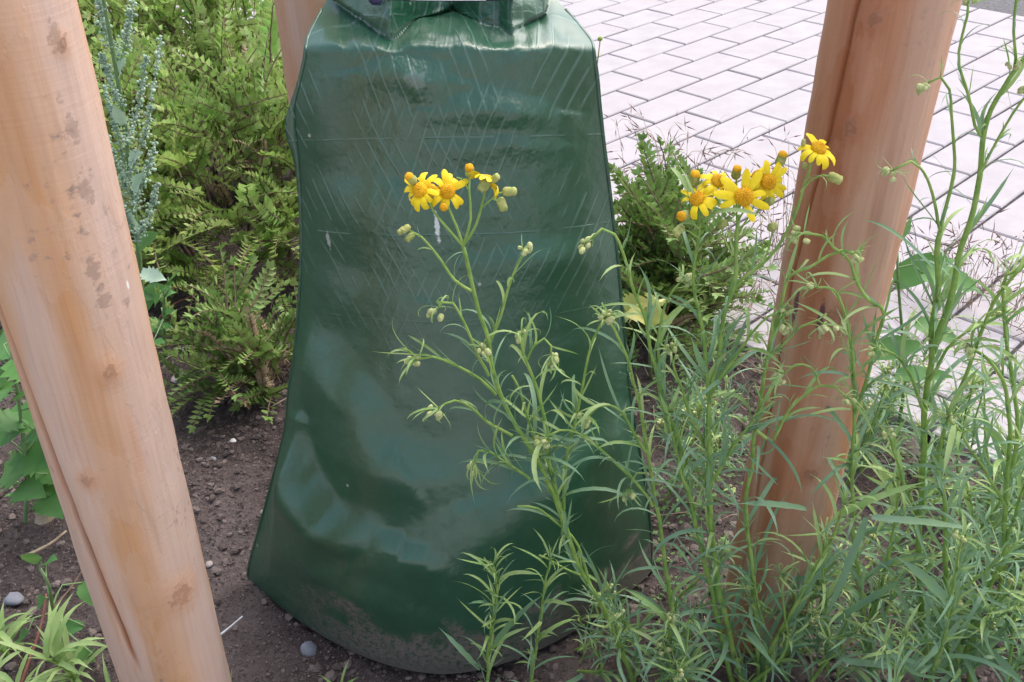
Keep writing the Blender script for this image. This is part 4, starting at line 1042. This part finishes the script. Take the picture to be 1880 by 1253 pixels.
def spike(e, T, P, r=.007, n=170, mat=M_goose_b):
    Q = crom(P, .004); cs, ss = [], []
    for k in range(n):
        t = random.random(); q = Q[min(len(Q) - 1, int(t * len(Q)))]; rr = r * (1.1 - .6 * t) * random.random() ** .5
        kk = .55 + .7 * abs(math.sin(t * 16 + k % 3))
        d = Vector((R(-1, 1), R(-1, 1), R(-.6, 1))).normalized()
        cs.append(tuple(q + d * rr * kk)); ss.append(R(.0010, .0025))
    v, f = blobs(cs, ss, .9); n0 = len(v)
    v2, f2 = tube(Q, .001, .0006, 5)
    V = v.tolist() + [tuple(p) for p in v2]; F = f.tolist() + [tuple(i + n0 for i in q) for q in f2]
    add('flower_spike', mesh_from('flower_spike', V, F, [mat]), e, T)
gy = b0.y - .06
for q in ([(237, 340), (222, 270), (205, 210), (192, 160)], [(243, 370), (225, 330), (208, 290), (200, 250)], [(232, 260), (250, 210), (262, 150), (270, 105)], [(240, 320), (262, 260), (278, 190), (288, 120), (296, 70)],
          [(215, 130), (228, 90), (238, 40), (243, 5)], [(205, 90), (192, 50), (184, 10), (178, -30)], [(245, 385), (262, 340), (276, 300), (284, 262)], [(222, 190), (208, 160), (196, 130), (186, 100)], [(250, 430), (236, 400), (222, 372), (214, 350)], [(252, 440), (268, 410), (280, 375), (287, 340)]):
    spike(ge, GT, [pt(x, y, gy + R(-.02, .02)) for x, y in q], R(.006, .010), 190)
for (x, y, dx, dy, L, k) in ((254, 455, 50, -30, .045, 1), (258, 500, 40, 14, .04, 0), (228, 230, -30, -60, .03, 0), (215, 140, 30, -40, .03, 0), (250, 420, -10, -50, .03, 0), (260, 540, 60, -5, .05, 1), (245, 350, 50, -60, .035, 0), (262, 570, 50, -60, .055, 1), (236, 300, 40, -30, .03, 0), (264, 590, 45, 20, .04, 1)):
    p = pt(x, y, gy); d = pt(x + dx, y + dy, gy - .01) - p
    add('leaf', random.choice(GLE if k else GLB), ge, GT @ frame(p, d, Vector((0, -.6, .8)), L))

def leafy(name, label, base, Ls, mats, Y, cat='weed', group=None, st=M_goose_st):
    b = gz(*base); b.z = soil_h(b.x, b.y)
    e = empty(name, b); tag(e, label, cat, group); T = Matrix.Translation(-b)
    pos = []
    for (x, y, dx, dy, L) in Ls:
        yy = Y + R(-.03, .03); p = pt(x, y, yy)
        if p.z < .01: p = gz(x, y, R(.015, .03))
        pos.append((p, pt(x + dx, y + dy, yy - .02) - p, L))
    top = max((p for p, _, _ in pos), key=lambda q: q.z); cen = sum((p for p, _, _ in pos), Vector()) / len(pos)
    S = crom([b, b.lerp(cen, .55) + Vector((R(-.01, .01), 0, 0)), cen.lerp(top, .5), top - Vector((0, 0, .006))], .01)
    v, f = tube(S, .0026, .0013, 6); add('stem', mesh_from('stem', v, f, [st]), e, T)
    for p, ax, L in pos:
        low = [q for q in S if q.z < p.z + .004] or S[:1]
        q = min(low, key=lambda q: (q - p).length)
        mid = (q + p) / 2 + Vector((R(-.006, .006), R(-.006, .006), .008))
        v, f = tube(crom([q, mid, p], .01), .0010, .0007, 5); add('petiole', mesh_from('petiole', v, f, [st]), e, T)
        add('leaf', random.choice(mats), e, T @ frame(p, ax, Vector((R(-.4, .4), R(-.7, -.1), 1)), L))
    return e
leafy('goosefoot_plant', 'leafy bright green goosefoot at the left edge beside the left post', (45, 955),
      [(10, 600, 30, -30, .04), (20, 660, 60, 20, .055), (40, 720, 60, -40, .06), (15, 760, 70, 30, .06), (60, 790, 60, -20, .055), (30, 830, 70, 20, .065), (85, 800, 30, 40, .05), (5, 870, 80, -10, .06), (60, 860, 60, 20, .055), (95, 870, 20, 40, .04), (20, 700, -30, 30, .05), (-20, 640, 50, 10, .055), (-20, 800, 60, 0, .06), (5, 560, 20, -40, .03), (-10, 720, 40, -30, .05), (75, 915, 30, 25, .04), (45, 770, -40, 10, .05), (70, 700, 40, 40, .05), (100, 800, 40, -10, .05), (110, 850, 30, 20, .05), (50, 640, 40, 0, .05), (90, 760, 30, -40, .045), (30, 900, 50, 10, .05)], GL, .80)
leafy('small_weed', 'small weed with a few round leaves on the soil left of the left post', (110, 1130), [(70, 1035, -40, -15, .028), (85, 1035, 30, -20, .028), (150, 1070, 20, 40, .03), (70, 1110, 40, -20, .03), (155, 1150, -40, 10, .03), (130, 1190, 40, 20, .03), (50, 1165, -30, 10, .028), (170, 1200, 20, 30, .028)], GLE, .64)
leafy('broad_leaved_weed', 'weed with broad glossy leaves just behind the right edge of the reddish post', (1650, 790), [(1640, 520, 70, -30, .07), (1690, 500, 50, 20, .06), (1600, 650, 60, -10, .06), (1640, 690, 70, 10, .06), (1680, 590, 50, 30, .05), (1590, 610, -40, -30, .05), (1700, 650, 40, -30, .05), (1650, 455, 30, -50, .045)], GLE, .84)
M_yellow = leaf_mat('yellowed_leaf', (0.40, 0.40, 0.12), (0.52, 0.48, 0.20), None)
YL = [lobed_leaf('leaf', M_yellow, w=.42, curl=1.2, seed=40 + k, fold=.5) for k in range(2)]
leafy('yellowing_weed', 'weed with crumpled yellowish leaves beside the right edge of the bag', (1195, 690), [(1150, 575, 40, -30, .035), (1185, 590, -40, -30, .032), (1200, 565, 20, -40, .032), (1210, 595, -10, -50, .03)], YL, .80)
leafy('small_weed', 'small dark leafy weed at the shrub foot beside the left post', (300, 640), [(285, 560, 30, -40, .03), (300, 580, 40, -10, .03), (290, 600, 40, 10, .028), (295, 540, 50, -30, .035), (310, 520, 40, -30, .03), (280, 630, 40, -5, .025)], GLE, 1.0)

# ------------------------------------------------------------------ dry grass by the paving
def tuft(label, px, py, n, h, seed, purple=True, spread=.45):
    random.seed(seed); b = gz(px, py); b.z = min(0, max(soil_h(b.x, b.y), -.008)); e = empty('dry_grass_tuft', b); tag(e, label, 'grass', 'dry grass tufts along the paving edge')
    for k in range(n):
        a = R(0, 6.28); ln = h * R(.6, 1.15); o = Vector((R(-.02, .02), R(-.02, .02), 0)); sp_ = R(.1, spread)
        top = o + Vector((math.cos(a) * ln * sp_, math.sin(a) * ln * sp_, ln * .9)); nd = top + Vector((math.cos(a) * .03, math.sin(a) * .03, R(-.02, .015)))
        Q = crom([o, o.lerp(top, .5) + Vector((0, 0, ln * .05)), top, nd], .012)
        V, F = tube(Q, .0006, .00035, 4); mi = [0] * len(F)
        if purple:
            for j in range(random.randint(4, 9)):
                q = Q[-1 - int(R(0, .55) * len(Q))]; d = Vector((math.cos(a) * .5 + R(-.7, .7), math.sin(a) * .5 + R(-.7, .7), R(-.9, .9))).normalized()
                st = q + d * R(.004, .014); L = R(.009, .018); w = d.orthogonal().normalized(); w2 = d.cross(w); i0 = len(V)
                V += [q, st + w * .0003, st - w * .0003]; F.append((i0, i0 + 1, i0 + 2)); mi.append(0)
                i0 = len(V)
                V += [st, st + d * L * .4 + w * .0012, st + d * L * .4 + w2 * .0008, st + d * L * .4 - w * .0012, st + d * L * .4 - w2 * .0008, st + d * L * 1.5]
                for m_ in range(4): F += [(i0, i0 + 1 + (m_ + 1) % 4, i0 + 1 + m_), (i0 + 5, i0 + 1 + m_, i0 + 1 + (m_ + 1) % 4)]; mi += [1, 1]
        add('stalk', mesh_from('stalk', V, F, [M_straw, M_purple], mi=mi), e, Matrix.Identity(4))
for k, (x, y, n, h, lb) in enumerate(((1185, 470, 22, .20, 'purple-tinged dry grass tuft by the right edge of the bag'), (1240, 455, 24, .20, 'thick dry brome tuft in front of the paving, behind the small shrub'), (1300, 500, 11, .15, 'dry grass tuft behind the yellow daisy cluster'),
        (1410, 480, 10, .13, 'dry grass tuft touching the left side of the reddish post'), (1450, 470, 14, .20, 'dry grass right behind the reddish post, seen on its left side'), (1690, 545, 12, .12, 'dry grass tuft right of the reddish post at the paving edge'), (1770, 560, 13, .12, 'dry grass tuft between the tall stems at far right'),
        (1850, 590, 12, .13, 'dry grass tuft at the right picture edge by the paving'), (1350, 560, 10, .08, 'low flattened dry grass beneath the daisy cluster'), (1200, 590, 14, .12, 'brown dry grass at the foot of the small dark shrub'))):
    tuft(lb, x, y, n, h, 400 + k)
tuft('thin grass stalks at the back, above the shrubs, against white paving', 470, 165, 14, .22, 430, False, .3)
# plant litter
random.seed(55)
V, F, mi = [], [], []
for k in range(520):
    if k < 360: x, y = R(1130, 1900), R(520, 760)
    elif k < 420: x, y = R(280, 560), R(520, 760)
    else: x, y = R(1150, 1880), R(800, 1230)
    p = gz(x, y); u_, v_ = uv_of(p.x, p.y); p.z = (0.002 if u_ > U0 else soil_h(p.x, p.y) + .002) + R(0, .006)
    a = R(0, 6.28); L = R(.012, .06); d = Vector((math.cos(a), math.sin(a), R(-.08, .12)))
    n0 = len(F); tube([p, p + d * L * .5 + Vector((R(-.003, .003), R(-.003, .003), .002)), p + d * L], R(.0004, .0011), .0004, 4, V, F); mi += [random.choice((0, 0, 1))] * (len(F) - n0)
tag(add('plant_litter', mesh_from('plant_litter', V, F, [M_straw, M_twig], mi=mi)), 'dry straw and twig litter strewn over soil and paving edge', 'litter', kind='stuff')

# ground cover leaflets among the weeds
random.seed(91); V, F = [], []
for k in range(9000):
    x, y = (R(1200, 1900), R(560, 1010)) if k < 6600 else ((R(-40, 120), R(560, 1000)) if k < 7200 else (R(1150, 1900), R(1000, 1253)))
    if noise.noise(Vector((x / 60, y / 45, 3))) < R(-.05, .40): continue
    p = gz(x, y); 
    if uv_of(p.x, p.y)[0] > U0 - .05: continue
    p.z = soil_h(p.x, p.y) + R(.002, .045) * (1 if y < 1000 else .5)
    a = R(0, 6.28); ax = Vector((math.cos(a), math.sin(a), R(-.3, .6))).normalized(); w = ax.cross(Vector((R(-.4, .4), R(-.4, .4), 1))).normalized(); L = R(.004, .010); i0 = len(V); up_ = ax.cross(w)
    V += [p, p + ax * L * .5 + w * L * .28, p + ax * L * .5 - up_ * L * .06, p + ax * L * .5 - w * L * .28, p + ax * L]
    F += [(i0, i0 + 2, i0 + 1), (i0, i0 + 3, i0 + 2), (i0 + 1, i0 + 2, i0 + 4), (i0 + 2, i0 + 3, i0 + 4)]
tag(add('ground_cover', mesh_from('ground_cover', V, F, [M_cover], smooth=False)), 'small-leaved green ground cover between the weeds', 'ground cover', kind='stuff')

# ------------------------------------------------------------------ stones, straw, twigs, sprouts
def stone(label, px, py, r, mat, name='pebble', cat='stone', sq=.55):
    p = gz(px, py); p.z = soil_h(p.x, p.y) + r * .25
    vv = []
    from mathutils.geometry import normal as _n
    import bmesh
    bm = bmesh.new(); bmesh.ops.create_icosphere(bm, subdivisions=2, radius=r)
    for q in bm.verts:
        q.co *= 1 + .28 * noise.noise(q.co / r * 1.3 + Vector((px, py, 0))); q.co.z *= sq
    m = bpy.data.meshes.new(name); bm.to_mesh(m); bm.free(); m.materials.append(mat); m.polygons.foreach_set('use_smooth', [True] * len(m.polygons))
    o = add(name, m); o.location = p; o.rotation_euler = (R(-.3, .3), R(-.3, .3), R(0, 6)); return tag(o, label, cat)
stone('tan pebble on dark soil below the overhanging shrub', 338, 632, .0095, M_stone)
stone('blue-grey pebble half sunk before the bag bottom', 566, 1186, .0085, M_stone2)
stone('reddish brick fragment under the shrub overhang', 428, 578, .016, M_brickbit, 'brick_fragment', 'rubble')
stone('flat tan clod right of the left post', 330, 685, .014, M_stone, 'clod', 'stone', .25)
stone('small whitish pebble between left post and bag, midway', 430, 822, .0045, M_white)
stone('tiny pale pebble on the soil near the bag corner', 385, 1040, .0045, M_stone)
stone('grey pebble touching the bag side', 486, 944, .0055, M_stone)
stone('small grey pebble close to the left post, mid height', 394, 856, .004, M_stone2)
stone('dark grey stone at lower left among the seedlings', 22, 1092, .010, M_stone2)
def stick(name, label, cat, pts, r, mat):
    P = [gz(x, y, z) for x, y, z in pts]
    for q, (x, y, z) in zip(P, pts): q.z = max(z, soil_h(q.x, q.y) + r * .6)
    v, f = tube(crom(P, .006), r, r * .6, 6, wob=.08); return tag(add(name, mesh_from(name, v, f, [mat])), label, cat)
stick('straw', 'short white straw on the soil beside the left post', 'straw', [(402, 1168, .004), (424, 1150, .010), (445, 1132, .020)], .0011, M_white)
stick('twig', 'reddish arching twig from the shrub beside the left post', 'twig', [(272, 612, .01), (310, 565, .03), (355, 542, .04)], .0016, M_brickbit)
stick('twig', 'pale dry twig lying under the shrub near the bag', 'twig', [(400, 618, .006), (430, 600, .012), (465, 588, .02)], .0018, M_straw)
stick('twig', 'thin upright dry stem standing on the bare soil', 'twig', [(392, 650, .004), (395, 620, .02), (405, 600, .035)], .0011, M_straw)
stick('twig', 'grey dry twig left of the left post, upper one', 'twig', [(40, 1025, .006), (90, 1000, .01), (122, 975, .012)], .0022, M_straw)
stick('twig', 'thin brown twig left of the left post, lower one', 'twig', [(85, 1130, .006), (130, 1080, .012), (152, 1045, .018)], .0014, M_twig)
stick('twig', 'reddish stem standing among the lower left seedlings', 'twig', [(40, 1253, .006), (75, 1150, .03), (85, 1090, .05)], .0018, M_brickbit)
random.seed(66)
dl = lobed_leaf('dry_leaf', M_dead, w=.3, teeth=0, curl=2.6, seed=4)
p = gz(70, 965); p.z = soil_h(p.x, p.y) + .012
o = add('dry_leaf', dl); o.matrix_world = frame(p, Vector((.8, -.3, .5)), Vector((0, -.7, .6)), .035); tag(o, 'curled brown dry leaf on soil left of the left post', 'leaf')
def sprout(label, px, py, Ls):
    b = gz(px, py); b.z = soil_h(b.x, b.y) - .002; e = empty('grass_sprout', b); tag(e, label, 'grass', 'fresh grass sprouts')
    for (dx, dz, L) in Ls:
        add('blade', random.choice(GB), e, frame(Vector((R(-.004, .004), R(-.004, .004), 0)), Vector((dx, R(-.4, .2), dz)), Vector((-dx, -.5, .5)), L))
GB = [leaf_mesh('blade', M_leaf_y, R(.4, 1.4), .3, R(.03, .045), .4, 8, R(-.4, .4), R(-.3, .3)) for k in range(4)]
sprout('small grass sprout at the bottom edge below the bag', 618, 1262, [(-.9, .7, .04), (.1, 1, .04), (.6, .8, .035), (-.4, 1, .03)])
sprout('single grass sprout at the bottom right of the left post', 428, 1264, [(.1, 1, .03), (-.2, .9, .025)])
b = pt(238, 1262, .44)
sprout('blue-green blades in front of the lower end of the left post', 232, 1300, [(.35, 1, .11), (-.15, 1, .07), (.1, .9, .08)])

q = gz(1080, 700); q.z = 0
v, f = tube(crom([q, q.lerp(pt(1090, 250, q.y), .5), pt(1091, 190, q.y), pt(1102, 74, q.y - .01)], .02), .0011, .0007, 5)
n0 = len(v); tipp = pt(1102, 72, q.y - .01); v2, f2 = blobs([tuple(tipp)], [.0028], 1.0); v = [tuple(a) for a in v] + v2.tolist(); f = list(f) + [tuple(int(i) + n0 for i in t_) for t_ in f2]
tag(add('weed_stalk', mesh_from('weed_stalk', v, f, [M_stem])), 'thin single stalk rising behind the upper right edge of the bag', 'weed')
